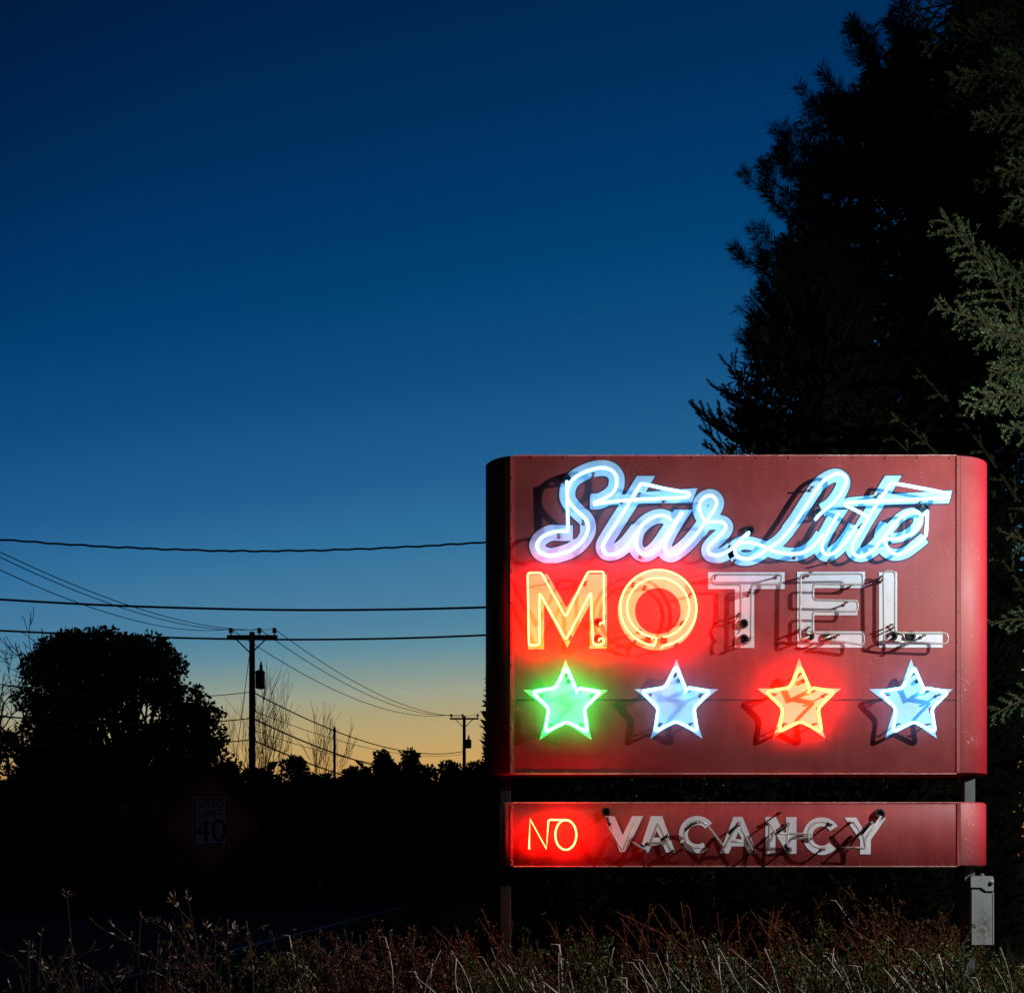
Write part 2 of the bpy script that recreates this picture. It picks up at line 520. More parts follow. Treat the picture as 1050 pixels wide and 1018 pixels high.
# ------- painted shapes and tubes
def px_poly(name, loops, m, parent, off=0.004):
    mb = MB()
    mb.poly([[face_pt(p, off) for p in lp] for lp in loops])
    return mb.build(name, m, parent)

def seg_dist(px, py, path):
    """distance to polyline and per-end overshoot"""
    path = np.asarray(path, float)
    best = np.full(px.shape, 1e9)
    over = np.full(px.shape, -1e9)
    for i in range(len(path) - 1):
        a, b = path[i], path[i + 1]
        ab = b - a
        L2 = max(1e-9, ab @ ab)
        t = ((px - a[0]) * ab[0] + (py - a[1]) * ab[1]) / L2
        tc = np.clip(t, 0, 1)
        d = np.hypot(px - a[0] - tc * ab[0], py - a[1] - tc * ab[1])
        upd = d < best
        ov = np.full(px.shape, -1e9)
        if i == 0: ov = np.maximum(ov, -t * math.sqrt(L2))
        if i == len(path) - 2: ov = np.maximum(ov, (t - 1) * math.sqrt(L2))
        best = np.where(upd, d, best)
        over = np.where(upd, ov, over)
    return best, over

def poly_sdf(px, py, poly):
    poly = np.asarray(poly, float)
    d = np.full(px.shape, 1e9); inside = np.zeros(px.shape, bool)
    n = len(poly)
    for i in range(n):
        a, b = poly[i], poly[(i + 1) % n]
        ab = b - a
        t = np.clip(((px - a[0]) * ab[0] + (py - a[1]) * ab[1]) / max(1e-9, ab @ ab), 0, 1)
        d = np.minimum(d, np.hypot(px - a[0] - t * ab[0], py - a[1] - t * ab[1]))
        c = ((a[1] > py) != (b[1] > py))
        with np.errstate(divide='ignore', invalid='ignore'):
            xx = (b[0] - a[0]) * (py - a[1]) / (b[1] - a[1] + 1e-12) + a[0]
        inside ^= c & (px < xx)
    return np.where(inside, -d, d)

def script_field(strokes, polys, box, step):
    u = np.arange(box[0], box[2], step); v = np.arange(box[1], box[3], step)
    px, py = np.meshgrid(u, v)
    f = np.full(px.shape, 1e9)
    for path, w, clip in strokes:
        d, ov = seg_dist(px, py, path)
        s = np.maximum(d - w, ov)
        if clip:
            for (nx, ny, c) in clip:          # keep nx*u+ny*v < c
                s = np.maximum(s, nx * px + ny * py - c)
        f = np.minimum(f, s)
    for pl in polys:
        f = np.minimum(f, poly_sdf(px, py, pl))
    return u, v, f

def field_mesh(name, u, v, f, m, parent, off):
    verts, index, faces = [], {}, []
    def vid(key, p):
        if key not in index:
            index[key] = len(verts)
            verts.append(face_pt(p, off))
        return index[key]
    H, W = f.shape
    for j in range(H - 1):
        for i in range(W - 1):
            c = [(i, j), (i, j + 1), (i + 1, j + 1), (i + 1, j)]
            vals = [f[y, x] for x, y in c]
            if min(vals) >= 0: continue
            poly = []
            for k in range(4):
                (x0, y0), (x1, y1) = c[k], c[(k + 1) % 4]
                a, b = vals[k], vals[(k + 1) % 4]
                if a < 0: poly.append(vid((x0, y0), (u[x0], v[y0])))
                if (a < 0) != (b < 0):
                    t = a / (a - b)
                    key = tuple(sorted(((x0, y0), (x1, y1))))
                    poly.append(vid(key, (u[x0] + t * (u[x1] - u[x0]), v[y0] + t * (v[y1] - v[y0]))))
            if len(set(poly)) >= 3:
                faces.append(tuple(dict.fromkeys(poly)))
    return link_mesh(name, verts, faces, m, parent)

def tube_px(name, paths, r, m, parent, Y=TUBE_Y, sides=8, ends=()):
    """ends: for path index -> (start?, end?) that dive back into the face"""
    mb = MB()
    for i, pth in enumerate(paths):
        closed = False
        if isinstance(pth, tuple) and pth[0] == 'closed':
            closed, pth = True, pth[1]
        pts = [P(a[0], a[1], Y) for a in pth]
        if not closed and i in dict(ends):
            s, e = dict(ends)[i]
            if s: pts = [pts[0] + Vector((0, 0.075, 0)), pts[0] + Vector((0, .03, 0))] + pts
            if e: pts = pts + [pts[-1] + Vector((0, .03, 0)), pts[-1] + Vector((0, .075, 0))]
        mb.tube(pts, r, sides, closed)
    return mb.build(name, m, parent, smooth=True)

_el = None
def electrode(parent, p, r=0.031):
    """porcelain housing ring with a metal cap, on the face"""
    c = face_pt(p, 0.003)
    mb = MB()
    mb.lathe(c, (0, -1, 0), [(0, r), (0.022, r), (0.026, r * .9), (0.026, r * .62), (0.012, r * .58)], 16)
    o = mb.build('electrode', M['black'], parent, smooth=False)
    return o

def support(parent, p, tube_r=0.01):
    """little glass stand-off that carries the tube"""
    q = P(p[0], p[1], TUBE_Y)
    mb = MB()
    mb.tube([Vector((q.x, FACE - 0.003, q.z)), Vector((q.x, TUBE_Y + 0.006, q.z))], [0.008, 0.006], 6)
    mb.lathe(Vector((q.x, FACE - 0.003, q.z)), (0, -1, 0), [(0, 0.014), (0.006, 0.012)], 8)
    mb.tube([q + Vector((-.013, 0.004, 0)), q + Vector((.013, 0.004, 0))], 0.006, 6)
    return mb.build('tube_support', M['clip'], parent)

S1, S2 = 9.25, 10.18
r1 = lambda p: Z(540, 470, S1, p)
r2 = lambda p: Z(620, 470, S1, p)
r3 = lambda p: Z(700, 470, S1, p)
r4 = lambda p: Z(780, 470, S1, p)
r5 = lambda p: Z(880, 470, S1, p)
sh = lambda path, dx, dy: [(x + dx, y + dy) for x, y in path]

S_curve = r1([(388, 690), (320, 690), (230, 705), (150, 745), (105, 800), (105, 850), (140, 897), (220, 922), (320, 905), (430, 865), (520, 790), (575, 700),
              (580, 620), (545, 560), (470, 490), (410, 420), (385, 350), (400, 260), (450, 190), (540, 135), (640, 100), (730, 90), (800, 110), (845, 160),
              (855, 220), (840, 290), (800, 340), (740, 380), (680, 405), (635, 420)])
cross1 = r2([(-105, 440), (-40, 425), (100, 405), (250, 392), (400, 385), (600, 376), (750, 368), (800, 350), (790, 326), (700, 310), (560, 285), (430, 255), (345, 240)])
stem1 = r2([(345, 240), (310, 295), (260, 375), (200, 475), (110, 615), (30, 740), (-12, 815), (-10, 870), (20, 905), (65, 912), (130, 893), (200, 840), (255, 775)])
a_top = r2([(255, 775), (300, 710), (350, 640), (410, 585), (480, 550), (550, 540), (610, 562), (630, 590)])
a_bowl = r2([(320, 690), (302, 760), (300, 820), (318, 870), (355, 903), (405, 908), (470, 870), (540, 790), (600, 700), (670, 600), (735, 510)])
a_stem = r2([(742, 512), (670, 625), (600, 755), (575, 830), (585, 885), (630, 910), (690, 890), (760, 838), (830, 768), (890, 695), (945, 620), (1010, 530)])
r_loop = r3([(205, 620), (270, 530), (315, 450), (318, 395), (275, 355), (215, 365), (170, 410), (160, 480), (185, 550), (225, 600), (300, 600), (375, 605), (408, 640),
             (390, 690), (330, 750), (270, 810), (242, 860), (262, 905), (330, 920), (400, 897), (470, 850)])
r_end = r3([(470, 850), (550, 770), (625, 705)])
L_all = r4([(545, 545), (600, 495), (680, 430), (750, 350), (800, 260), (812, 195), (775, 152), (720, 145), (650, 175), (580, 230), (500, 340), (430, 450), (360, 560),
            (280, 670), (180, 780), (80, 848), (-20, 918), (-110, 950), (-200, 940), (-242, 890), (-230, 832), (-170, 797), (-80, 802), (20, 832), (100, 870),
            (185, 892), (280, 905), (380, 898), (460, 860), (530, 800), (590, 715)])
i_all = r4([(742, 520), (690, 600), (640, 690), (590, 795), (582, 850), (598, 895), (640, 912), (700, 892), (780, 820), (850, 730), (905, 640)])
cross2 = r5([(310, 232), (450, 255), (600, 283), (740, 310), (850, 335), (862, 352), (845, 370), (700, 380), (600, 385), (400, 395), (200, 405), (0, 412), (-110, 425), (-128, 440), (-100, 458), (-65, 470), (0, 503), (80, 545)])
stem2 = r5([(310, 232), (240, 345), (150, 475), (80, 590), (0, 720), (-50, 820), (-52, 880), (-25, 918), (20, 930), (80, 910), (150, 860), (230, 765), (310, 665), (400, 562),
            (480, 512), (545, 502), (590, 535), (592, 600), (560, 660), (490, 720), (400, 755), (320, 765), (255, 755)])
e_low = r5([(255, 755), (262, 815), (310, 885), (370, 910), (450, 885), (540, 825), (615, 755)])
e_end = r5([(615, 755), (640, 730), (650, 640), (655, 500)])

W1 = 8.1; W2 = 7.2
cm = catmull
tstem1 = r2([(420, 120), (390, 170), (300, 322), (200, 482), (110, 622), (30, 750), (-8, 820), (-5, 868), (25, 893), (70, 895), (130, 872), (200, 818), (270, 735), (320, 665)])
word1 = [
    (cm(sh(r1([(438, 705), (320, 706)]) + S_curve[2:-1] + r1([(600, 407)]), 0, 0.3)), W1, None),
    (cm(tstem1), W1, [(0, -1, -(470 + 168 / S1))]),
    (cm(sh(a_top, -0.8, 1.0)), 7.3, None),
    (cm(sh(a_bowl, -1.0, 0.6)), 7.5, [(0, -1, -(470 + 488 / S1))]),
    (cm(sh(r2([(790, 440)]) + a_stem[:], -1.2, 0.8)), 7.5, [(0, -1, -(470 + 488 / S1))]),
    (cm(sh(r_loop, 0.2, 0.8)), 7.4, None),
    (cm(r2([(890, 705), (945, 630), (1000, 550)])), 7.3, None),
]
poly1 = [r2([(60, 345), (215, 345), (380, 322), (880, 283), (826, 422), (420, 428), (75, 442), (-10, 452)])]
word2 = [
    (cm(sh(r4([(605, 470)]) + L_all[2:14], -3.2, 2.2)), 7.0, None),
    (cm(sh(L_all[13:], -1.2, 0.6)), 6.8, None),
    (cm(sh(r4([(800, 430)]) + i_all, -1.6, 0.4)), 7.0, [(0, -1, -(470 + 488 / S1))]),
    (cm(r5([(360, 120), (330, 168), (225, 345), (150, 470), (75, 590), (0, 720), (-45, 810), (-50, 868), (-20, 905), (30, 915), (90, 895), (160, 840), (240, 750)])), 7.4, [(0, -1, -(470 + 165 / S1))]),
    (cm(sh(r5([(240, 750), (310, 665), (400, 562), (480, 516), (545, 512), (580, 540), (582, 600), (550, 655), (480, 708), (400, 740), (320, 750)]), -1.6, 1.0)), 5.0, None),
    (cm(sh(r5([(215, 780), (225, 690), (270, 610)]) , -2, 1.0)), 5.4, None),
    (cm(sh(r5([(300, 620), (235, 720), (225, 800), (270, 872), (350, 905), (450, 885), (540, 825), (640, 745)]), -1.0, 1.2)), 6.0, None),
]
poly2 = [r5([(-240, 430), (-90, 372), (150, 350), (310, 340), (890, 305), (858, 428), (300, 440), (0, 455), (-225, 478)])]

def script_word(strokes, polys, box, label):
    u, v, f = script_field(strokes, polys, box, 0.9)
    word = field_mesh('painted_word', u, v, f, M['paleblue'], sign, 0.005)
    word['label'] = label
    field_mesh('outline', u, v, f - 1.25, M['outline'], word, 0.0025)
    return word

w1 = script_word(word1, poly1, (540, 472, 758, 578), 'white script word Star')
w2 = script_word(word2, poly2, (742, 478, 980, 582), 'white script word Lite')
rt = 0.0118
tube_px('neon_tube', [rounded(r1([(382, 215), (392, 620), (388, 690)]), 1) [:-1] + cm(S_curve), cm(cross1), cm(stem1), cm(a_top), cm(a_bowl), cm(a_stem[:-2]) + cm(r_loop), cm(r_end)],
        rt, M['blue'], w1, ends=[(0, (True, False)), (6, (False, True))])
tube_px('neon_tube', [cm(L_all), cm(i_all), cm(cross2), cm(stem2), cm(e_low) + cm(e_end)], rt, M['blue'], w2, ends=[(0, (True, False)), (4, (False, True))])
electrode(w1, (581, 492.5), 0.034); electrode(w1, r3([(632, 690)])[0], 0.036)
electrode(w2, r4([(540, 530)])[0], 0.034); electrode(w2, r5([(622, 478)])[0], 0.036)
for p in r1([(540, 585), (305, 712), (632, 140)]) + r2([(330, 330), (560, 400), (345, 905), (165, 385)]) + r3([(175, 385)]):
    support(w1, p)
for p in r4([(490, 268), (340, 912)]) + r5([(200, 330), (595, 405), (40, 620), (-270, 960)]) + r3([(495, 960)]):
    support(w2, p)

# ---- block letters
def letter(name, loops, m, label=None):
    o = px_poly('painted_letter', loops, m, sign)
    if label: o['label'] = label
    return o
mM = lambda p: Z(530, 575, S2, p)
mO = lambda p: Z(625, 575, S2, p)
mT = lambda p: Z(720, 575, S2, p)
mE = lambda p: Z(800, 575, S2, p)
mL = lambda p: Z(880, 575, S2, p)
LM = letter('M', [mM([(115, 140), (320, 140), (520, 490), (715, 140), (940, 140), (940, 915), (760, 915), (760, 455), (525, 905), (285, 455), (283, 922), (115, 922)])], M['neon_tinted_white'], 'lit letter M')
tube_px('neon_tube', [rounded(mM([(908, 660), (908, 112), (742, 112), (510, 585), (255, 122), (112, 124), (125, 878), (240, 876), (236, 330), (515, 825), (772, 325), (795, 872), (905, 872), (905, 808), (860, 812)]), 3.0)],
        0.006, M['red'], LM, ends=[(0, (False, True))])
tube_px('neon_tube', [mM([(870, 650), (905, 640)])], 0.006, M['red'], LM, ends=[(0, (True, False))])
electrode(LM, mM([(846, 648)])[0], 0.032); electrode(LM, mM([(846, 820)])[0], 0.032)
for p in mM([(322, 205), (715, 215), (560, 785), (915, 575)]): support(LM, p)

circ = lambda cx, cy, rx, ry, n, a0=0, a1=360: [(cx + rx * math.cos(R(a0 + (a1 - a0) * i / n)), cy + ry * math.sin(R(a0 + (a1 - a0) * i / n))) for i in range(n + 1)]
LO = letter('O', [mO(circ(500, 520, 415, 415, 64)[:-1]), mO(circ(504, 525, 238, 240, 56)[:-1])], M['neon_tinted_white'], 'lit round letter O')
outer = circ(510, 490, 398, 396, 72, 97, 443)
inner = circ(507, 487, 324, 312, 64, 100, 440)
tube_px('neon_tube', [mO([(480, 800), (490, 850)] + outer[:0]) + [], mO(outer), mO(inner)], 0.006, M['red'], LO, ends=[(1, (True, True)), (2, (True, True))]) if False else \
    tube_px('neon_tube', [mO(outer), mO(inner), mO([(465, 795), (490, 800), (475, 870), (452, 888)])], 0.006, M['red'], LO, ends=[(0, (False, True)), (1, (True, False))])
electrode(LO, mO([(400, 830)])[0], 0.026); electrode(LO, mO([(565, 835)])[0], 0.026)
for p in mO([(250, 230), (372, 262), (845, 345), (765, 630), (315, 718), (268, 830), (705, 860)]): support(LO, p)

LT = letter('T', [mT([(60, 120), (860, 120), (860, 295), (542, 295), (542, 908), (340, 908), (340, 295), (60, 295)])], M['white'], 'unlit letter T')
rg = 0.0088
tube_px('neon_tube', [rounded(mT([(400, 590), (404, 246), (105, 246), (105, 142), (828, 142), (828, 246), (514, 246), (508, 850), (440, 862)]), 4)], rg, M['glass'], LT, ends=[(0, (True, True))])
electrode(LT, mT([(428, 660)])[0], 0.034); electrode(LT, mT([(430, 822)])[0], 0.036)
for p in mT([(140, 150), (790, 142), (510, 300), (392, 545), (508, 800), (500, 330)]): support(LT, p)
tube_px('electrode_lead', [mT([(392, 560), (345, 640), (372, 720)]), mT([(395, 720), (352, 800), (372, 870)])], 0.007, M['copper'], LT)

LE = letter('E', [mE([(175, 115), (885, 115), (885, 285), (355, 285), (355, 410), (805, 410), (805, 568), (355, 568), (355, 735), (885, 735), (885, 905), (175, 905)])], M['white'], 'unlit letter E')
tube_px('neon_tube', [rounded(mE([(300, 790), (205, 832), (212, 140), (860, 132), (866, 248), (345, 238), (340, 408), (808, 418), (808, 530), (342, 524), (338, 756), (870, 756), (872, 878), (640, 842), (500, 836)]), 4)],
        rg, M['glass'], LE, ends=[(0, (True, True))])
electrode(LE, mE([(302, 790)])[0], 0.034); electrode(LE, mE([(490, 795)])[0], 0.034)
for p in mE([(270, 140), (745, 250), (690, 432), (300, 690), (205, 712), (605, 770), (318, 120)]): support(LE, p)
tube_px('electrode_lead', [mE([(200, 770), (250, 745), (330, 760)]), mE([(400, 800), (450, 815), (560, 770)])], 0.008, M['copper'], LE)

LL = letter('L', [mL([(215, 120), (405, 120), (405, 740), (880, 740), (880, 905), (215, 905)])], M['white'], 'unlit letter L')
tube_px('neon_tube', [rounded(mL([(340, 790), (270, 850), (262, 108), (386, 108), (384, 752), (935, 756), (932, 866), (540, 850)]), 4.5)], rg, M['glass'], LL, ends=[(0, (True, True))])
electrode(LL, mL([(350, 790)])[0], 0.036); electrode(LL, mL([(540, 790)])[0], 0.036)
for p in mL([(245, 160), (262, 190), (350, 662), (375, 690), (690, 775), (455, 880)]): support(LL, p)
tube_px('electrode_lead', [mL([(290, 830), (420, 850), (520, 845)]), mL([(400, 760), (470, 770), (480, 830)])], 0.008, M['copper'], LL)

# ---- stars
def star_poly(cx, cy, Ro, Ri=None, rot=-90):
    Ri = Ri or Ro * 0.405
    return [(cx + (Ro if k % 2 == 0 else Ri) * math.cos(R(rot + 36 * k)), cy + (Ro if k % 2 == 0 else Ri) * math.sin(R(rot + 36 * k))) for k in range(10)]
def star(cx, cy, tx, ty, m, label, paint):
    o = px_poly('painted_star', [star_poly(cx, cy, 45.3)], M[paint], sign)
    o['label'] = label
    sp = star_poly(tx, ty, 37.0, 19.0)
    # one bent tube starting and ending beside the upper right inner corner
    path = [(sp[1][0] - 0.5, sp[1][1] + 3.0)] + [sp[0]] + [sp[k] for k in range(9, 1, -1)] + [(sp[1][0] + 2.0, sp[1][1] + 0.4)]
    tube_px('neon_tube', [rounded(path, 4.2)], 0.0112, m, o, ends=[(0, (True, True))])
    electrode(o, (sp[1][0] + 1.0, sp[1][1] + 2.5), 0.020)
    electrode(o, (tx + 2.5, ty - 22.0), 0.016)
    for k, f_ in ((2, .74), (8, .74), (4, .72), (6, .72), (0, .80)):
        support(o, (tx + (sp[k][0] - tx) * f_, ty + (sp[k][1] - ty) * f_))
    return o
star(580, 721.5, 580.8, 720.5, M['green'], 'green lit star', 'palegreen')
star(693.5, 720.5, 693.2, 720.0, M['bluestar'], 'pale blue lit star left of the red one', 'paleblue')
star(819.3, 720.0, 820.8, 720.2, M['redstar'], 'orange red lit star', 'neon_tinted_white')
star(934, 720.5, 937.2, 720.5, M['bluestar'], 'blue lit star at the right', 'paleblue')

# ---- NO VACANCY
SV = 9.545
n1 = lambda p: Z(510, 815, SV, p)
v1 = lambda p: Z(605, 815, SV, p)
v2 = lambda p: Z(700, 815, SV, p)
v3 = lambda p: Z(800, 815, 8.75, p)
no = tube_px('neon_tube', [n1([(310, 520), (320, 235), (480, 525), (500, 248), (520, 240), (640, 243), (690, 245)]), n1(circ(670, 388, 103, 146, 40, -70, 288))], 0.006, M['red'], sign, ends=[(0, (True, False)), (1, (False, True))])
no['label'] = 'lit word NO'
for p in n1([(310, 500), (655, 225), (485, 290)]): support(no, p)
WV = M['white_old']
def vl(loops, lab):
    return letter('', loops, WV, lab)
LV = vl([v1([(172, 205), (240, 205), (320, 390), (410, 205), (520, 205), (350, 555), (290, 555)])], 'unlit letter V')
A1 = vl([v1([(595, 205), (705, 205), (835, 560), (742, 560), (715, 490), (600, 490), (572, 560), (478, 560)]), v1([(650, 350), (622, 415), (690, 415)])], 'first unlit letter A')
def arc_letter(cx, cy, r0, w, a0, a1, f, lab):
    n = 30
    o_ = circ(cx, cy, r0 + w, r0 + w, n, a0, a1); i_ = circ(cx, cy, r0 - w, r0 - w, n, a1, a0)
    return vl([f(o_ + i_)], lab)
C1 = arc_letter(143, 385, 138, 44, -38, -305, v2, 'first unlit letter C')
A2 = vl([v2([(495, 212), (585, 212), (727, 566), (640, 570), (607, 500), (478, 500), (450, 570), (362, 570)]), v2([(543, 362), (515, 430), (577, 430)])], 'second unlit letter A')
LN = vl([[(784.7, 837.2), (795.5, 837.2), (805.9, 858), (805.9, 837.5), (816.6, 837.5), (816.6, 875), (806.5, 875), (795, 853), (795, 875), (784.7, 875)]], 'unlit letter N')
C2 = arc_letter(372, 367, 128, 41, -32, -318, v3, 'second unlit letter C')
LY = vl([v3([(575, 200), (682, 200), (757, 330), (852, 200), (948, 203), (812, 400), (810, 530), (715, 530), (715, 400)])], 'unlit letter Y')
tube_px('neon_tube', [rounded(v1([(160, 210), (185, 320), (320, 545), (435, 275)]), 2), rounded(v1([(415, 455), (520, 530), (560, 470)]), 2)], 0.0088, M['glass'], LV, ends=[(0, (True, False))])
tube_px('neon_tube', [rounded(v1([(575, 500), (665, 270), (790, 545)]), 2), rounded(v1([(600, 470), (750, 470), (760, 420)]), 2)], 0.0088, M['glass'], A1)
tube_px('neon_tube', [v2(circ(143, 385, 128, 130, 24, -45, -290)), v2([(250, 310), (400, 500), (450, 480)])], 0.0088, M['glass'], C1)
tube_px('neon_tube', [rounded(v2([(400, 520), (545, 260), (680, 540)]), 2), v2([(470, 455), (600, 455)])], 0.0088, M['glass'], A2)
tube_px('neon_tube', [rounded(v2([(845, 540), (848, 265), (1010, 545), (1045, 300)]), 2), rounded(v2([(860, 450), (890, 370), (1030, 380)]), 2)], 0.0088, M['glass'], LN)
tube_px('neon_tube', [v3(circ(365, 355, 118, 118, 24, -38, -300)), rounded(v3([(60, 350), (280, 345), (285, 378), (110, 390)]), 2)], 0.0088, M['glass'], C2)
tube_px('neon_tube', [rounded(v3([(650, 235), (745, 360), (765, 480), (640, 470)]), 2), rounded(v3([(575, 470), (760, 475), (765, 390), (905, 190)]), 2)], 0.0088, M['glass'], LY, ends=[(1, (False, True))])
electrode(LV, v1([(155, 165)])[0], 0.036); electrode(LY, v3([(885, 172)])[0], 0.040)
electrode(LV, v1([(500, 505)])[0], 0.018)
# black painted joints between the letters
def joint(parent, pts, r=0.011):
    mb = MB(); mb.tube([P(a[0], a[1], TUBE_Y - 0.006) for a in pts], r, 7)
    return mb.build('blackout_joint', M['black'], parent, smooth=True)
joint(LV, v1([(165, 215), (180, 270), (205, 290)]))
joint(A1, v1([(690, 440), (750, 400), (770, 385)])); joint(A1, v1([(540, 490), (575, 465)]))
joint(C1, v2([(20, 345), (90, 285), (170, 255)])); joint(C1, v2([(-10, 470), (20, 500)]))
joint(A2, v2([(450, 380), (520, 310), (560, 265)]))
joint(LN, v3([(-30, 340), (40, 290), (80, 250)])); joint(LN, v3([(45, 440), (80, 490)]))
joint(C2, v3([(420, 250), (460, 268)], )); joint(LY, v3([(730, 340), (800, 260), (830, 235)], ), 0.014)
for o_, p in ((A1, (540, 545)), (A1, (820, 545)), ): support(o_, v1([p])[0])
for o_, p in ((C1, (20, 520)), (A2, (560, 290)), (A2, (720, 545)), (LN, (850, 275))): support(o_, v2([p])[0])
for o_, p in ((LN, (60, 260)), (LN, (70, 490)), (C2, (455, 262)), (C2, (390, 490)), (LY, (650, 245)), (LY, (575, 470)), (LY, (735, 350))): support(o_, v3([p])[0])
for p in ((801.5, 832.5),):
    support(LN, p)

# ------- electrical box hung on the right post
bx0, bx1 = P(995.8, 0, FACE + .05).x, P(1017.5, 0, FACE + .05).x
bz0, bz1 = P(0, 969, FACE + .05).z, P(0, 898, FACE + .05).z
def _stain(m):
    nt = m.node_tree
    b = next(n for n in nt.nodes if n.type == 'BSDF_PRINCIPLED')
    src = b.inputs['Base Color'].links[0].from_socket
    tc = nt.nodes.new('ShaderNodeTexCoord'); mp = nt.nodes.new('ShaderNodeMapping')
    mp.inputs['Location'].default_value = (-.015 * 12, 0, -.13 * 5.5); mp.inputs['Scale'].default_value = (12, 0, 5.5)
    nt.links.new(tc.outputs['Object'], mp.inputs['Vector'])
    ln_ = nt.nodes.new('ShaderNodeVectorMath'); ln_.operation = 'LENGTH'; nt.links.new(mp.outputs[0], ln_.inputs[0])
    f = math_node(nt, 'MULTIPLY', math_node(nt, 'SUBTRACT', 1.0, ln_.outputs['Value'], True), math_node(nt, 'MULTIPLY', math_node(nt, 'SUBTRACT', noise(nt, tc.outputs['Object'], 38, 5), .42, True), 7.0, True), True)
    nt.links.new(mixc(nt, f, src, (0.075, 0.062, 0.04)), b.inputs['Base Color'])
M['boxbody'] = painted_metal('stained_grey_box_paint', (0.150, 0.172, 0.175), (0.205, 0.232, 0.232), 0.4, 0.5, chips=(0.20, 0.16, 0.10), chip_at=0.70)
_stain(M['boxbody'])
ebox = empty('electrical_box', ((bx0 + bx1) / 2, FACE + 0.12, bz0))
tag(ebox, 'tall grey metal electrical box hung on the right post below the sign', 'electrical box')
mb = MB(); mb.box(bx0, bx1, FACE + .05, FACE + .19, bz0, bz1 - .085, 0.005); mb.build('body', M['boxbody'], ebox)
mb = MB()
lz = bz1 - .085
prof = [(bx0 - .006, lz + .004), (bx0 + .07, lz + .002), (bx0 + .105, lz - .022), (bx1 + .006, lz - .024), (bx1 + .006, bz1 - .012), (bx1 - .004, bz1), (bx0 + .004, bz1), (bx0 - .006, bz1 - .012)]
vs = [(x, FACE + .038, z) for x, z in prof] + [(x, FACE + .195, z) for x, z in prof]
k = len(prof)
mb.add(vs, [tuple(range(k)), tuple(range(2 * k - 1, k - 1, -1))] + [(i, i + k, (i + 1) % k + k, (i + 1) % k) for i in range(k)])
mb.build('lid', M['box'], ebox)
mb = MB(); mb.lathe((bx1 - .012, FACE + .038, bz1 - .045), (0, -1, 0), [(0, .016), (.012, .016), (.018, .008)], 12); mb.build('latch', M['copper'], ebox)
mb = MB(); mb.lathe(((bx0 + bx1) / 2 + .02, FACE + .1, bz1), (0, 0, 1), [(0, .022), (.012, .018), (.022, .006)], 10); mb.build('knob', M['post'], ebox)
mb = MB(); mb.box(bx1, bx1 + .012, FACE + .048, FACE + .19, bz0 + .004, bz1 - .115, .002); mb.build('side_flange', M['box'], ebox)

# ================================================================== GROUND AND ROAD
def sheet(name, pts, z, m, kind='structure'):
    o = link_mesh(name, [(x, y, z) for x, y in pts], [tuple(range(len(pts)))], m, None, (0, 0, 0))
    tag(o, kind=kind)
    return o
sheet('ground', [(-900, -40), (900, -40), (900, 1500), (-900, 1500)], 0.0, M['ground'])
def road_x(Y):            # right edge line of the road
    return -5.9 + 0.026 * (Y - 14)
ys = [-30, 200, 700]
sheet('road', [(road_x(y) + 0.5, y) for y in ys] + [(road_x(y) - 12.4, y) for y in ys[::-1]], 0.004, M['asphalt'])
sheet('road_marking', [(road_x(y) + 0.07, y) for y in ys] + [(road_x(y) - 0.07, y) for y in ys[::-1]], 0.008, M['roadpaint'])
sheet('road_marking', [(road_x(y) - 11.9, y) for y in ys] + [(road_x(y) - 12.05, y) for y in ys[::-1]], 0.008, M['roadpaint'])

# ================================================================== SPEED LIMIT SIGN
def text_mesh(s, size, center, m, parent, name='lettering', yoff=0.0):
    cu = bpy.data.curves.new(name, 'FONT')
    cu.body = s; cu.size = size; cu.align_x = 'CENTER'; cu.align_y = 'CENTER'; cu.offset = 0.0
    t = bpy.data.objects.new(name, cu)
    dg = bpy.context.evaluated_depsgraph_get()
    me = bpy.data.meshes.new_from_object(t)
    bpy.data.objects.remove(t)
    vs = [(center.x + v.co.x, center.y, center.z + v.co.y) for v in me.vertices]
    fs = [tuple(p.vertices) for p in me.polygons]
    return link_mesh(name, vs, fs, m, parent)
YS = 19.0
pxm = YS / F
c = P(216, 845, YS)
ss = empty('speed_limit_sign', (c.x, YS + .05, 0))
tag(ss, 'orange diamond road sign with white speed limit 40 plate standing in the dark verge', 'road sign')
hw = 51 * pxm
def diamond(h, y0, y1, rc=0.06):
    pts = rounded([(c.x, c.z + h), (c.x + h, c.z), (c.x, c.z - h), (c.x - h, c.z)], rc, True, 3)
    k = len(pts)
    vs = [(x, y0, z) for x, z in pts] + [(x, y1, z) for x, z in pts]
    return vs, [tuple(range(k)), tuple(range(2 * k - 1, k - 1, -1))] + [(i, i + k, (i + 1) % k + k, (i + 1) % k) for i in range(k)]
mb = MB(); mb.add(*diamond(hw, YS, YS + .006)); mb.build('diamond_panel', M['orange'], ss)
loops = [[(x, YS - .004, z) for x, y, z in diamond(h, 0, 0, r_)[0][:20 if False else len(diamond(h, 0, 0, r_)[0]) // 2]] for h, r_ in ((hw - .05, .05), (hw - .085, .045))]
mb = MB(); mb.poly(loops); mb.build('black_border', M['signblack'], ss)
pw, ph = 18.5 * pxm, 25.5 * pxm
pc = P(216.5, 842, YS)
mb = MB(); mb.box(pc.x - pw, pc.x + pw, YS - .014, YS - .008, pc.z - ph, pc.z + ph); plate = mb.build('speed_plate', M['signwhite'], ss)
mb = MB(); b0, b1 = .02, .045
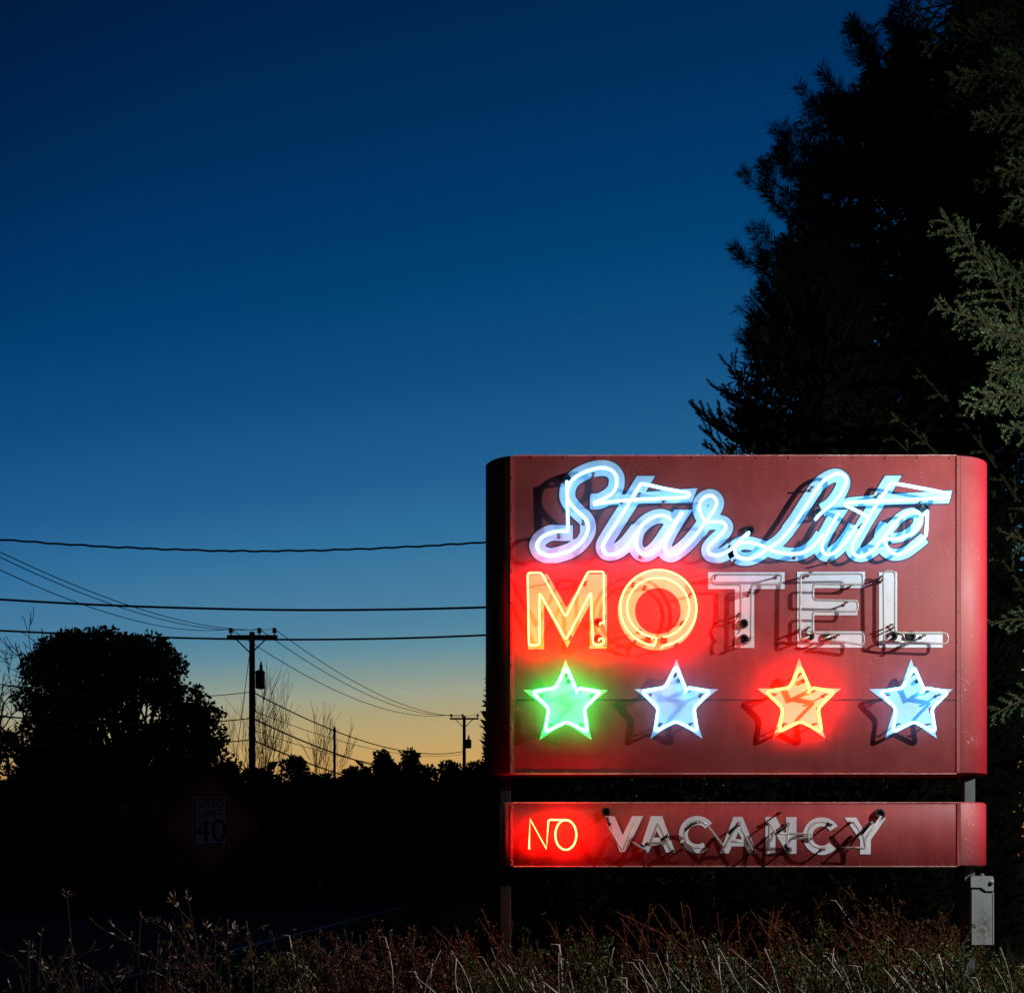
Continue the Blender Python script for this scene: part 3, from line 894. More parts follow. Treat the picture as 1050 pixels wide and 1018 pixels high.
mb.poly([[(pc.x + sx * (pw - b0), YS - .018, pc.z + sz * (ph - b0)) for sx, sz in ((-1, -1), (1, -1), (1, 1), (-1, 1))],
         [(pc.x + sx * (pw - b1), YS - .018, pc.z + sz * (ph - b1)) for sx, sz in ((-1, -1), (1, -1), (1, 1), (-1, 1))]])
mb.build('plate_border', M['signblack'], plate)
text_mesh('SPEED', 10.2 * pxm, Vector((pc.x, YS - .018, pc.z + 17.5 * pxm)), M['signblack'], plate)
text_mesh('LIMIT', 10.6 * pxm, Vector((pc.x, YS - .018, pc.z + 8.0 * pxm)), M['signblack'], plate)
text_mesh('40', 33 * pxm, Vector((pc.x, YS - .018, pc.z - 10.5 * pxm)), M['signblack'], plate)
mb = MB(); mb.box(c.x - .035, c.x + .035, YS + .008, YS + .07, 0, c.z + hw * .6); mb.build('post', M['darkpost'], ss)

# ================================================================== UTILITY POLES AND CABLES
def transformer(root, x, y, z, r, h):
    mb = MB()
    mb.lathe((x, y, z), (0, 0, 1), [(0, r * .9), (.04, r), (h * .85, r), (h * .86, r * 1.08), (h * .92, r * 1.08), (h, r * .75)], 16)
    t = mb.build('transformer', M['darkmetal'], root)
    mb = MB(); mb.lathe((x + r * .2, y, z + h), (0, 0, 1), [(0, .07), (.1, .1), (.14, .06), (.22, .09), (.28, .05), (.42, .04)], 8)
    mb.build('bushing', M['darkmetal'], t)

def utility_pole(u, Y, vtop, arm_px, arm_v, tf, label, ins_u, tilt=0.0):
    s = Y / F
    b = P(u, 0, Y); b.z = 0
    root = empty('utility_pole', b)
    tag(root, label, 'utility pole', 'utility poles along the road')
    zt = P(0, vtop, Y).z
    mb = MB(); mb.tube([(b.x, Y, -.2), (b.x, Y, zt * .5), (b.x, Y, zt)], [.19, .165, .13], 12); mb.build('pole_shaft', M['wood'], root, smooth=True)
    xl, xr = P(u + arm_px[0], 0, Y).x, P(u + arm_px[1], 0, Y).x
    za = P(0, arm_v, Y).z
    mb = MB(); mb.box(xl, xr, Y - .24, Y - .135, za - .075, za + .075, .01); mb.build('crossarm', M['wood'], root)
    for sx in (-1, 1):
        mb = MB(); mb.tube([(b.x + sx * .05, Y - .2, za - .75), (b.x + sx * .75, Y - .2, za - .07)], .032, 6); mb.build('brace', M['wood'], root)
    pts = []
    for iu in ins_u:
        x = P(iu, 0, Y).x
        mb = MB(); mb.lathe((x, Y - .19, za + .075), (0, 0, 1), [(0, .03), (.1, .03), (.11, .10), (.17, .11), (.2, .07), (.24, .10), (.3, .10), (.34, .05)], 10)
        mb.build('insulator', M['darkmetal'], root)
        pts.append(Vector((x, Y - .19, za + .36)))
    transformer(root, *tf)
    return root, pts
p1 = P(267, 706, 52)
pole1, ins1 = utility_pole(258.5, 52, 648, (-24.5, 27), 653.5, (p1.x, 51.95, p1.z, .22, .85), 'nearer tall wooden utility pole with crossarm and transformer beside the round tree', (238, 267, 282.5))
p2 = P(480, 767, 96)
pole2, ins2 = utility_pole(476, 96, 734, (-14.5, 15), 737, (p2.x, 95.9, p2.z, .30, .75), 'smaller far utility pole with crossarm just left of the motel sign', (463, 474.5, 490))

def cable(p0, p1, sag, r, label, n=28, wave=0.0, group='overhead cables along the road', name='overhead_cable'):
    p0, p1 = Vector(p0), Vector(p1)
    pts = []
    for i in range(n + 1):
        t = i / n
        p = p0.lerp(p1, t)
        p.z -= 4 * sag * t * (1 - t)
        if wave: p.z += wave * math.sin(t * n * 1.7)
        pts.append(p)
    mb = MB(); mb.tube(pts, r, 5)
    o = mb.build(name, M['cable'], None, p0)
    tag(o, label, 'cable', group)
    return o
# three cables over the road that pass behind the sign
cable(P(-420, 566, 26), P(1250, 578, 26), -0.0, .022, '', 90) if False else None
def hcable(pts, Y, r, label, wave=0.0):
    c_ = catmull(pts, 7)
    q = []
    for i, (u, v) in enumerate(c_):
        w = P(u, v, Y)
        if wave: w.z += wave * (math.sin(i * 1.9) + 0.5 * math.sin(i * 0.83 + 1))
        q.append(w)
    mb = MB(); mb.tube(q, r, 6)
    o = mb.build('overhead_cable', M['cable'], None, q[0])
    tag(o, label, 'cable', 'overhead cables along the road')
hcable([(-300, 526), (-100, 544), (0, 553), (100, 560), (200, 564), (270, 565), (350, 563.5), (430, 560), (500, 555.5), (620, 545), (800, 524), (1200, 470)], 26, .024, 'topmost twisted overhead cable sagging across the blue sky', .010)
hcable([(-300, 594), (-100, 608), (0, 614.5), (100, 620), (200, 623.5), (300, 625.3), (400, 624.8), (500, 622.5), (650, 617), (900, 604), (1200, 584)], 26, .027, 'thick smooth overhead cable midway between the twisted cable and the crossarm')
hcable([(-300, 632), (-100, 642), (0, 646.5), (100, 651), (200, 654.3), (300, 655.6), (400, 654.5), (500, 651), (650, 644), (900, 630), (1200, 608)], 26, .024, 'straight overhead cable passing right behind the nearer pole crossarm')
near = [P(-160, 500, 22), P(-160, 486, 22), P(-160, 482, 22)]
cable(near[0], ins1[0], .95, .014, 'thin wire from upper left to the left end of the nearer crossarm', 40)
cable(near[1], ins1[1], .98, .014, 'lower of two close wires from upper left to the nearer crossarm', 40)
cable(near[2], ins1[2], .98, .014, 'upper of two close wires from upper left to the nearer crossarm', 40)
cable(ins1[0], ins2[0], 1.42, .020, 'lowest wire swooping from the nearer crossarm to the far pole', 40)
cable(ins1[1], ins2[1], 1.32, .020, 'middle wire swooping from the nearer crossarm to the far pole', 40)
cable(ins1[2], ins2[2], 1.42, .020, 'upper wire swooping from the nearer crossarm to the far pole', 40)
def low(v1, v2, sag, r, lab, uL=None):
    cable(P(258.5, v1, 51.7), P(476, v2, 95.6), sag, r, lab, 36)
low(709, 770, 1.2, .034, 'thick communication cable leaving the nearer pole just below its transformer')
low(728, 773, 0.9, .016, 'thin communication cable second below the transformer of the nearer pole')
low(736, 790, 1.1, .042, 'thick black communication cable in the middle of the lower bundle')
low(748, 786, 0.8, .016, 'thin communication cable second from the bottom of the lower bundle')
low(758, 806, 1.1, .040, 'lowest thick communication cable dipping into the dark treeline')
cable(P(-160, 676, 24), P(258.5, 709, 51.7), .5, .018, 'communication cable passing behind the round tree just above its middle', 30)
cable(P(-160, 716, 24), P(258.5, 736, 51.7), .4, .026, 'communication cable passing behind the lower half of the round tree', 30)
cable(P(-160, 752, 24), P(258.5, 758, 51.7), .3, .026, 'lowest communication cable passing behind the round tree foot', 30)
gp = P(224, 0, 53); gp.z = 0
cable(P(257, 662, 52), gp, 0, .016, 'slanting guy wire down the left side of the nearer utility pole', 4, 0, 'guy wires', 'guy_wire')

tp = P(343, 0, 60)
wp = empty('wooden_post', (tp.x, 60, 0))
tag(wp, 'thin dark wooden post with a pointed cap rising from the treeline', 'post')
mb = MB(); mb.tube([(tp.x, 60, 0), (tp.x, 60, P(0, 750, 60).z)], [.085, .07], 8); mb.build('shaft', M['wood'], wp)
mb = MB(); mb.lathe((tp.x, 60, P(0, 750, 60).z), (0, 0, 1), [(0, .09), (.12, .085), (.3, .02)], 8); mb.build('cap', M['darkmetal'], wp)

# ================================================================== TREES
def limb(mb, p0, p1, r0, r1_, rng, bend=0.08, sides=6, n=5):
    p0, p1 = Vector(p0), Vector(p1)
    L = (p1 - p0).length
    off = Vector(rng.normal(size=3)) * bend * L
    pts, rs = [], []
    for i in range(n + 1):
        t = i / n
        pts.append(p0.lerp(p1, t) + off * math.sin(math.pi * t))
        rs.append(r0 + (r1_ - r0) * t)
    mb.tube(pts, rs, sides)
    return pts

def grow(mb, rng, p, d, L, r, depth, spread=0.6, up=0.15, tips=None, kids=(2, 4), curl=0.12, min_r=0.008, flat=1.0):
    """recursive bare branching"""
    pts = [Vector(p)]
    d = Vector(d).normalized()
    n = 4
    for i in range(n):
        d = (d + Vector(rng.normal(size=3)) * curl + Vector((0, 0, up * .3))).normalized()
        pts.append(pts[-1] + d * L / n)
    rs = [max(min_r, r * (1 - .42 * i / n)) for i in range(n + 1)]
    mb.tube(pts, rs, 6 if r > .04 else 4)
    if tips is not None and depth <= 1:
        tips.extend(pts[2:])
    if depth <= 0: return
    for k in range(int(rng.integers(*kids)) + 1):
        i = int(rng.integers(2, n + 1))
        ax = Vector(rng.normal(size=3)); ax.y *= flat
        nd = (d + ax.normalized() * spread + Vector((0, 0, up))).normalized()
        grow(mb, rng, pts[i], nd, L * float(rng.uniform(.55, .82)), rs[i] * .68, depth - 1, spread, up, tips, kids, curl, min_r, flat)

def leaf_lumps(rng, lumps, per, ls):
    cs, ax = [], []
    for (c_, rad, k) in lumps:
        n = int(per * k)
        d = rng.normal(size=(n, 3)); d /= np.linalg.norm(d, axis=1, keepdims=True)
        rr = rad * rng.uniform(.25, 1.0, size=(n, 1)) ** .6
        cs.append(np.array(c_) + d * rr * np.array([1, 1, .78]))
        ax.append(d + rng.normal(size=(n, 3)) * .8)
    return np.concatenate(cs), np.concatenate(ax)

# --- big round oak at left
def round_tree():
    rng = np.random.default_rng(5)
    Y = 46
    base = P(128, 0, Y); base.z = 0
    root = empty('round_tree', base)
    tag(root, 'broad dome-shaped dark leafy tree left of the nearer utility pole', 'tree')
    tr = MB()
    fork = Vector((base.x, Y, 3.6))
    tr.tube([base + Vector((0, 0, -.3)), base + Vector((0.05, 0, 1.8)), fork], [.48, .36, .33], 10)
    tr.build('trunk', M['bark'], root, smooth=True)
    s = Y / F
    lumps = []
    # silhouette of the dome: half width by height
    prof = [(636, 20), (645, 40), (660, 64), (690, 92), (720, 106), (745, 113), (770, 118), (790, 116), (815, 100)]
    hv = [p[0] for p in prof]; hw_ = [p[1] for p in prof]
    lb = MB()
    k = 0
    while k < 185:
        v = rng.uniform(660, 812)
        w = np.interp(v, hv, hw_) * s
        a = rng.uniform(0, 2 * math.pi)
        rad = float(rng.uniform(.48, .86))
        rr = max(0.0, w - rad * .8) * math.sqrt(rng.uniform(.12, 1.0))
        if v > 700 and rng.uniform() < .28: continue
        cu = float(np.interp(v, [640, 660, 690, 720, 745, 770], [108, 111, 119, 127, 134, 137]))
        cx = P(cu, 0, Y).x + rr * math.cos(a)
        c_ = (cx, Y + rr * .85 * math.sin(a), P(0, v, Y).z)
        lumps.append((c_, rad, 1.0)); k += 1
        if k % 2 == 0:
            limb(lb, fork + Vector((0, 0, float(rng.uniform(-.8, 1.2)))), c_, .11, .025, rng, .10, 5)
    cs, ax = leaf_lumps(rng, lumps, 270, .2)
    lb.build('limbs', M['bark'], root)
    leaf_mesh('crown', cs, ax, rng.uniform(.11, .24, size=len(cs)), rng.uniform(.09, .17, size=len(cs)), M['oakleaf'], root, rng=rng)
round_tree()

def bare_tree(u, Y, vtop, seed, label, lean=0.0, depth=5, spread=.55, r=.16, L=None, up=.2, min_r=.012, nstem=1, group='bare trees', curl=.12, flat=1.0):
    rng = np.random.default_rng(seed)
    b = P(u, 0, Y); b.z = 0
    root = empty('bare_tree', b)
    tag(root, label, 'tree', group)
    h = P(0, vtop, Y).z
    mb = MB()
    for k in range(nstem):
        d = (lean + float(rng.normal()) * .12 * (nstem > 1), float(rng.normal()) * .1, 1)
        pts = [b + Vector((float(rng.normal()) * .15 * (nstem > 1), 0, -.1))]
        pts.append(pts[0] + Vector(d) * h * .38)
        mb.tube(pts, [r, r * .72], 8)
        grow(mb, rng, pts[-1], d, h * (L or .30), r * .7, depth, spread, up, None, (2, 4), curl, min_r, flat)
        if nstem == 1:
            grow(mb, rng, pts[0].lerp(pts[1], .75), (d[0] + .5, d[1], .9), h * .27, r * .5, depth - 1, spread, up, None, (2, 4), curl, min_r, flat)
            grow(mb, rng, pts[0].lerp(pts[1], .85), (d[0] - .6, d[1], .8), h * .25, r * .5, depth - 1, spread, up, None, (2, 4), curl, min_r, flat)
    mb.build('trunk', M['bark'], root)
bare_tree(14, 40, 655, 11, 'leafless tree with crooked branches at the left of the round tree', .05, 4, .75, .16, .30, .10, .013, 1, 'bare trees', .24)
bare_tree(-22, 43, 640, 4, 'leafless tree mostly cut off by the left picture edge', .08, 4, .75, .16, .30, .10, .013, 1, 'bare trees', .24)
bare_tree(241, 47, 712, 21, 'thin bare sapling touching the left side of the nearer utility pole', 0, 3, .30, .035, .30, .35, .0055, 3)
bare_tree(292, 49, 706, 22, 'spindly bare sapling right of the nearer utility pole', .02, 3, .34, .035, .31, .35, .0055, 3)
bare_tree(322, 50, 745, 24, 'short bare sapling just left of the thin wooden post', .03, 3, .34, .035, .30, .35, .0055, 3)
bare_tree(268, 50, 742, 25, 'low bare sapling in front of the nearer utility pole foot', .03, 3, .36, .035, .30, .35, .0055, 3)

def bush(u, Y, vtop, wpx, seed, label, shape='round', group='dark treeline bushes', mat_='bushleaf', vbase=None, dens=1.0, name='treeline_bush', leaf=.155):
    rng = np.random.default_rng(seed)
    b = P(u, 0, Y); b.z = 0
    root = empty(name, b)
    tag(root, label, 'bush' if shape != 'conifer' else 'tree', group)
    h = P(0, vtop, Y).z
    w = wpx * Y / F / 2
    lumps = []
    nl = int(60 * dens)
    st = MB()
    for k in range(nl):
        t = rng.uniform(.04, .97)
        if shape == 'round':
            ww = w * (1.0 if t < .6 else math.sqrt(max(.03, 1 - ((t - .6) / .4) ** 2)))
        elif shape == 'conifer':
            ww = w * (1.05 - t)
        else:
            ww = w * (1 - .55 * t)
        a = rng.uniform(0, 2 * math.pi); rr = ww * math.sqrt(rng.uniform(.1, 1))
        rad = float(rng.uniform(.12, .26)) * max(w, h * .18) + .12
        c_ = Vector((b.x + rr * math.cos(a), Y + rr * math.sin(a) * .7, max(.1, t * h - rad * .5)))
        lumps.append((tuple(c_), rad, 1.0))
        if k % 3 == 0:
            limb(st, b + Vector((float(rng.normal()) * .1, 0, 0)), c_, .05, .012, rng, .08, 4, 3)
    cs, ax = leaf_lumps(rng, lumps, 130, leaf)
    ok = cs[:, 2] > .02
    st.build('stem', M['bark'], root)
    leaf_mesh('foliage_or_pods', cs[ok], ax[ok], rng.uniform(leaf * .7, leaf * 1.5, size=ok.sum()), rng.uniform(leaf * .5, leaf, size=ok.sum()), M[mat_], root, rng=rng)

BU = [(-12, 44, 744, 96, 'leafy bush mass at the far left edge under the bare trees', 'round'),
      (52, 43, 746, 84, 'dark bush under the left half of the round tree', 'round'),
      (112, 42, 764, 84, 'dark bush under the middle of the round tree', 'round'),
      (165, 42, 776, 80, 'dark bush under the right half of the round tree', 'round'),
      (214, 44, 768, 70, 'dark bush between the round tree and the nearer utility pole', 'round'),
      (258, 45, 786, 54, 'low bush at the foot of the nearer utility pole', 'round'),
      (300, 46, 771, 44, 'rounded taller bush between the nearer pole and the thin post', 'round'),
      (338, 46, 790, 46, 'low bush at the foot of the thin wooden post', 'round'),
      (366, 47, 783, 44, 'small bush just right of the thin wooden post', 'round'),
      (392, 47, 766, 38, 'peaked leafy tree in the treeline right of the thin post', 'conifer'),
      (404, 48, 775, 26, 'narrow pointed tree between the two taller treeline peaks', 'conifer'),
      (421, 47, 764, 30, 'pointed treeline tree with a tufted top halfway to the far pole', 'conifer'),
      (437, 47, 783, 36, 'loose bush left of the far pole with glowing gaps', 'round'),
      (462, 49, 778, 40, 'feathery bush in front of the far utility pole', 'round'),
      (498, 47, 775, 60, 'bush half hidden behind the left end of the sign', 'round'),
      (398, 44, 796, 90, 'broad low bush in front of the pointed treeline trees', 'round'),
      (468, 44, 800, 90, 'broad low bush in front of the feathery bush', 'round')]
for i, (u, Y, vt, w, lab, shp) in enumerate(BU):
    bush(u, Y, vt, w, 100 + i, lab, shp, dens=1.7 if w > 50 else 1.15)

# far-off wood that closes the horizon behind the bushes
def woods():
    rng = np.random.default_rng(61)
    n = 26000
    Y = rng.uniform(62, 70, size=n)
    u = rng.uniform(-160, 640, size=n)
    top = 797 + 5 * np.sin(u * .045) + 4 * np.sin(u * .13 + 1) + 3 * np.sin(u * .31 + 2)
    zt = CAMZ + (V0 - top) / F * Y
    z = zt * np.sqrt(rng.uniform(0, 1, size=n)) * rng.uniform(.75, 1, size=n)
    cs = np.stack([(u - U0) / F * Y, Y, z], 1)
    o = leaf_mesh('distant_woods', cs, rng.normal(size=(n, 3)), rng.uniform(.5, 1.1, size=n), rng.uniform(.4, .8, size=n), M['oakleaf'], None, (0, 0, 0), rng=rng)
    tag(o, 'far dark wood along the glowing horizon behind the bushes', 'woods', kind='stuff')
woods()

# evergreens added close behind the sign to block the strobe's spill
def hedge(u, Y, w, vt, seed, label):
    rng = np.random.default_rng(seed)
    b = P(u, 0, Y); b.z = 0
    root = empty('strobe_blocking_tree', b)
    tag(root, label, 'tree', 'evergreens added behind the sign to block the strobe')
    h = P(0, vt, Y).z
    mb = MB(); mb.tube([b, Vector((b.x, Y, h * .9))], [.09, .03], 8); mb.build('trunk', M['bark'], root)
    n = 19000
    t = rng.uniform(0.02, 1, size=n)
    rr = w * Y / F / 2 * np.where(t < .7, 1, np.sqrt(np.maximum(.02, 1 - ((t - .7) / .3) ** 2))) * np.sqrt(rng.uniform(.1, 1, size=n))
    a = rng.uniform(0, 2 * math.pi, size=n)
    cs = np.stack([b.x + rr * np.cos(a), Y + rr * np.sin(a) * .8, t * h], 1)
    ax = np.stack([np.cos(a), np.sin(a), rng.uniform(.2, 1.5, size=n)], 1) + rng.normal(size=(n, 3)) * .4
    leaf_mesh('foliage_or_pods', cs, ax, rng.uniform(.09, .20, size=n), rng.uniform(.04, .08, size=n), M['hedgeleaf'], root, rng=rng)
for i, (u, Y, w, vt, lab) in enumerate([(556, 12.5, 108, 625, 'added strobe-blocking evergreen behind the left post and the green star'), (640, 12.8, 120, 590, 'added strobe-blocking evergreen behind the sign between the green star and the pale blue star'),
        (730, 12.4, 120, 540, 'added strobe-blocking evergreen behind the sign between the pale blue star and the red star'), (820, 12.8, 120, 500, 'added strobe-blocking evergreen behind the red star and the letter N'),
        (905, 12.4, 120, 485, 'added strobe-blocking evergreen behind the rightmost star and the letter Y'), (985, 12.9, 110, 490, 'added strobe-blocking evergreen behind the right sign post')]):
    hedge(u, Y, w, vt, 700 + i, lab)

# dark house behind the verge at left
hy = 36
hl, hr = P(92, 0, hy).x, P(178, 0, hy).x
hz = P(0, 815, hy).z
house = empty('house', ((hl + hr) / 2, hy, 0))
tag(house, 'unlit blue-grey clapboard house barely visible in the dark below the round tree', 'house')
mb = MB(); mb.box(hl, hr, hy, hy + 5, 0, hz)
nb = int(hz / .16)
for i in range(nb):
    z = i * .16
    mb.add([(hl - .01, hy - .028, z + .004), (hr + .01, hy - .028, z + .004), (hr + .01, hy - .006, z + .158), (hl - .01, hy - .006, z + .158)], [(0, 1, 2, 3)])
mb.build('wall', M['siding'], house)
mb = MB(); zr = hz + .9
mb.add([(hl - .3, hy - .35, hz), (hr + .3, hy - .35, hz), (hr + .3, hy + 5.3, hz), (hl - .3, hy + 5.3, hz), (hl - .3, hy + 2.5, zr), (hr + .3, hy + 2.5, zr)],
       [(0, 1, 5, 4), (2, 3, 4, 5), (0, 4, 3), (1, 2, 5), (0, 3, 2, 1)])
mb.build('roof', M['roofing'], house)
for uu in (126, 160):
    a, b = P(uu - 5, 838, hy - .1), P(uu + 5, 820, hy - .1)
    mb = MB(); mb.box(a.x, b.x, hy - .055, hy - .03, a.z, b.z); w_ = mb.build('window', M['roofing'], house)
    mb = MB(); mb.box(a.x + .05, b.x - .05, hy - .06, hy - .0555, a.z + .05, b.z - .05); mb.build('pane', M['pane'], w_)

# --- conifers at right
def needle_twig(path, n, L, rng, C, A, S, spread=.75, fwd=.8):
    """needles along a path; appended to lists"""
    path = np.array([tuple(p) for p in path])
    seg = np.linalg.norm(np.diff(path, axis=0), axis=1); cum = np.concatenate([[0], np.cumsum(seg)])
    t = rng.uniform(0, cum[-1], size=n)
    x = np.stack([np.interp(t, cum, path[:, k]) for k in range(3)], 1)
    i = np.clip(np.searchsorted(cum, t) - 1, 0, len(seg) - 1)
    d = (path[i + 1] - path[i]) / np.maximum(1e-6, seg[i])[:, None]
    rv = rng.normal(size=(n, 3)); rv -= d * np.sum(rv * d, 1, keepdims=True); rv /= np.linalg.norm(rv, axis=1, keepdims=True)
    C.append(x); A.append(d * fwd + rv * spread); S.append(L * rng.uniform(.7, 1.1, size=n))

def bough_tree(name, label, trunk_u, Y, prof, seed, needle, nb, twig_n, per_twig, mats, droop=0.0, fill=0, zmax=None, width=.012, group=None, twig_len=(.35, .7), azim=(90, 450), fwd=.8, top_v=-60, vmin=-80, vmax=470, trunk_r=.22, fill_r=.70):
    """prof: (v, reach in px to the left of the trunk) -> radial reach of the boughs"""
    rng = np.random.default_rng(seed)
    b = P(trunk_u, 0, Y); b.z = 0
    root = empty(name, b)
    tag(root, label, 'tree', group)
    zt = P(0, top_v, Y).z
    mb = MB(); mb.tube([b + Vector((0, 0, -.2)), Vector((b.x, Y, zt * .5)), Vector((b.x, Y, zt))], [trunk_r, trunk_r * .7, .03], 9); mb.build('trunk', M['bark'], root, smooth=True)
    pv = [p[0] for p in prof]; pr = [p[1] for p in prof]
    C, A, S = [], [], []
    bm_ = MB()
    for k in range(nb):
        v = vmin + (vmax - vmin) * ((k + rng.uniform()) / nb)
        reach = np.interp(v, pv, pr) * Y / F * rng.uniform(.72, 1.02)
        a = R(rng.uniform(*azim))
        dirv = Vector((math.cos(a), math.sin(a), 0))
        z1 = P(0, v, Y).z
        tip = Vector((b.x, Y, z1)) + dirv * reach
        z0 = z1 - reach * (0.42 + rng.uniform(-.1, .15)) if droop <= 0 else z1 + reach * droop
        st = Vector((b.x, Y, max(.3, z0)))
        path = []
        for i in range(7):
            t = i / 6
            p = st.lerp(tip, t)
            p.z += (-.10 if droop <= 0 else .16) * reach * math.sin(math.pi * t)
            path.append(p)
        bm_.tube(path, [.035 * (1 - .8 * i / 6) + .004 for i in range(7)], 4)
        needle_twig(path[4:], int(per_twig * 1.6), needle, rng, C, A, S, fwd=fwd)
        for q in range(twig_n):
            t = rng.uniform(.25, .98)
            i = min(5, int(t * 6)); p = path[i].lerp(path[i + 1], t * 6 - i)
            dm = (path[i + 1] - path[i]).normalized()
            sd = dm.cross(Vector((0, 0, 1))).normalized() * (1 if rng.uniform() < .5 else -1)
            upk = Vector((0, 0, float(rng.uniform(.15, .8)))) if droop <= 0 else Vector((0, 0, float(rng.uniform(-.4, .1))))
            td = (dm * .8 + sd * float(rng.uniform(.2, .9)) + upk).normalized()
            L = float(rng.uniform(*twig_len)) * (1.15 - .4 * t)
            e = p + td * L
            mid = p.lerp(e, .5) + Vector((0, 0, -.05 * L))
            bm_.tube([p, mid, e], [.010, .007, .004], 3)
            needle_twig([p.lerp(mid, .5), mid, e], per_twig, needle, rng, C, A, S, fwd=fwd)
    bm_.build('boughs', M['bark'], root)
    cs, ax, ln = np.concatenate(C), np.concatenate(A), np.concatenate(S)
    leaf_mesh('needles', cs, ax, ln, width, mats, root, rng=rng)
    if fill:
        n = fill
        v = rng.uniform(vmin, 882, size=n)
        reach = np.interp(v, pv + [700, 900], pr + [pr[-1], pr[-1]]) * Y / F * fill_r
        a = rng.uniform(0, 2 * math.pi, size=n); rr = reach * np.sqrt(rng.uniform(0, 1, size=n))
        cs = np.stack([b.x + rr * np.cos(a), Y + rr * np.sin(a), CAMZ + (V0 - v) / F * Y], 1)
        leaf_mesh('inner_foliage', cs, rng.normal(size=(n, 3)), rng.uniform(.5, 1.3, size=n) * .26, rng.uniform(.4, 1, size=n) * .10, mats, root, rng=rng)
    return root

bough_tree('pine_tree', 'tall dark pine with long needle tufts rising behind the right half of the sign', 935, 20,
           [(55, 58), (70, 84), (90, 96), (120, 112), (170, 158), (215, 182), (260, 190), (300, 184), (370, 180), (470, 190)], 3, .22, 210, 9, 130, M['pine'], 0, 26000, width=.012,
           twig_len=(.4, .85), top_v=58, vmin=68, fwd=.56, fill_r=.56)
bough_tree('spruce_tree', 'dark spruce with short stiff twigs showing left of the pine above the sign', 830, 17,
           [(250, 20), (300, 48), (340, 74), (380, 106), (405, 122), (430, 116), (470, 120), (560, 130)], 8, .045, 90, 16, 60, M['spruce'], 0, 12000, width=.014,
           twig_len=(.22, .5), top_v=235, vmin=255, vmax=480, trunk_r=.15, fwd=.6)
bough_tree('fir_tree', 'dark fir filling the upper right corner behind the lit hemlock branches', 1075, 17,
           [(-120, 90), (0, 128), (40, 160), (100, 176), (200, 175), (300, 190), (470, 220)], 13, .06, 130, 17, 60, M['spruce'], .25, 30000, width=.016,
           twig_len=(.3, .7), top_v=-260, vmin=-130, vmax=800, trunk_r=.26, fwd=.7)

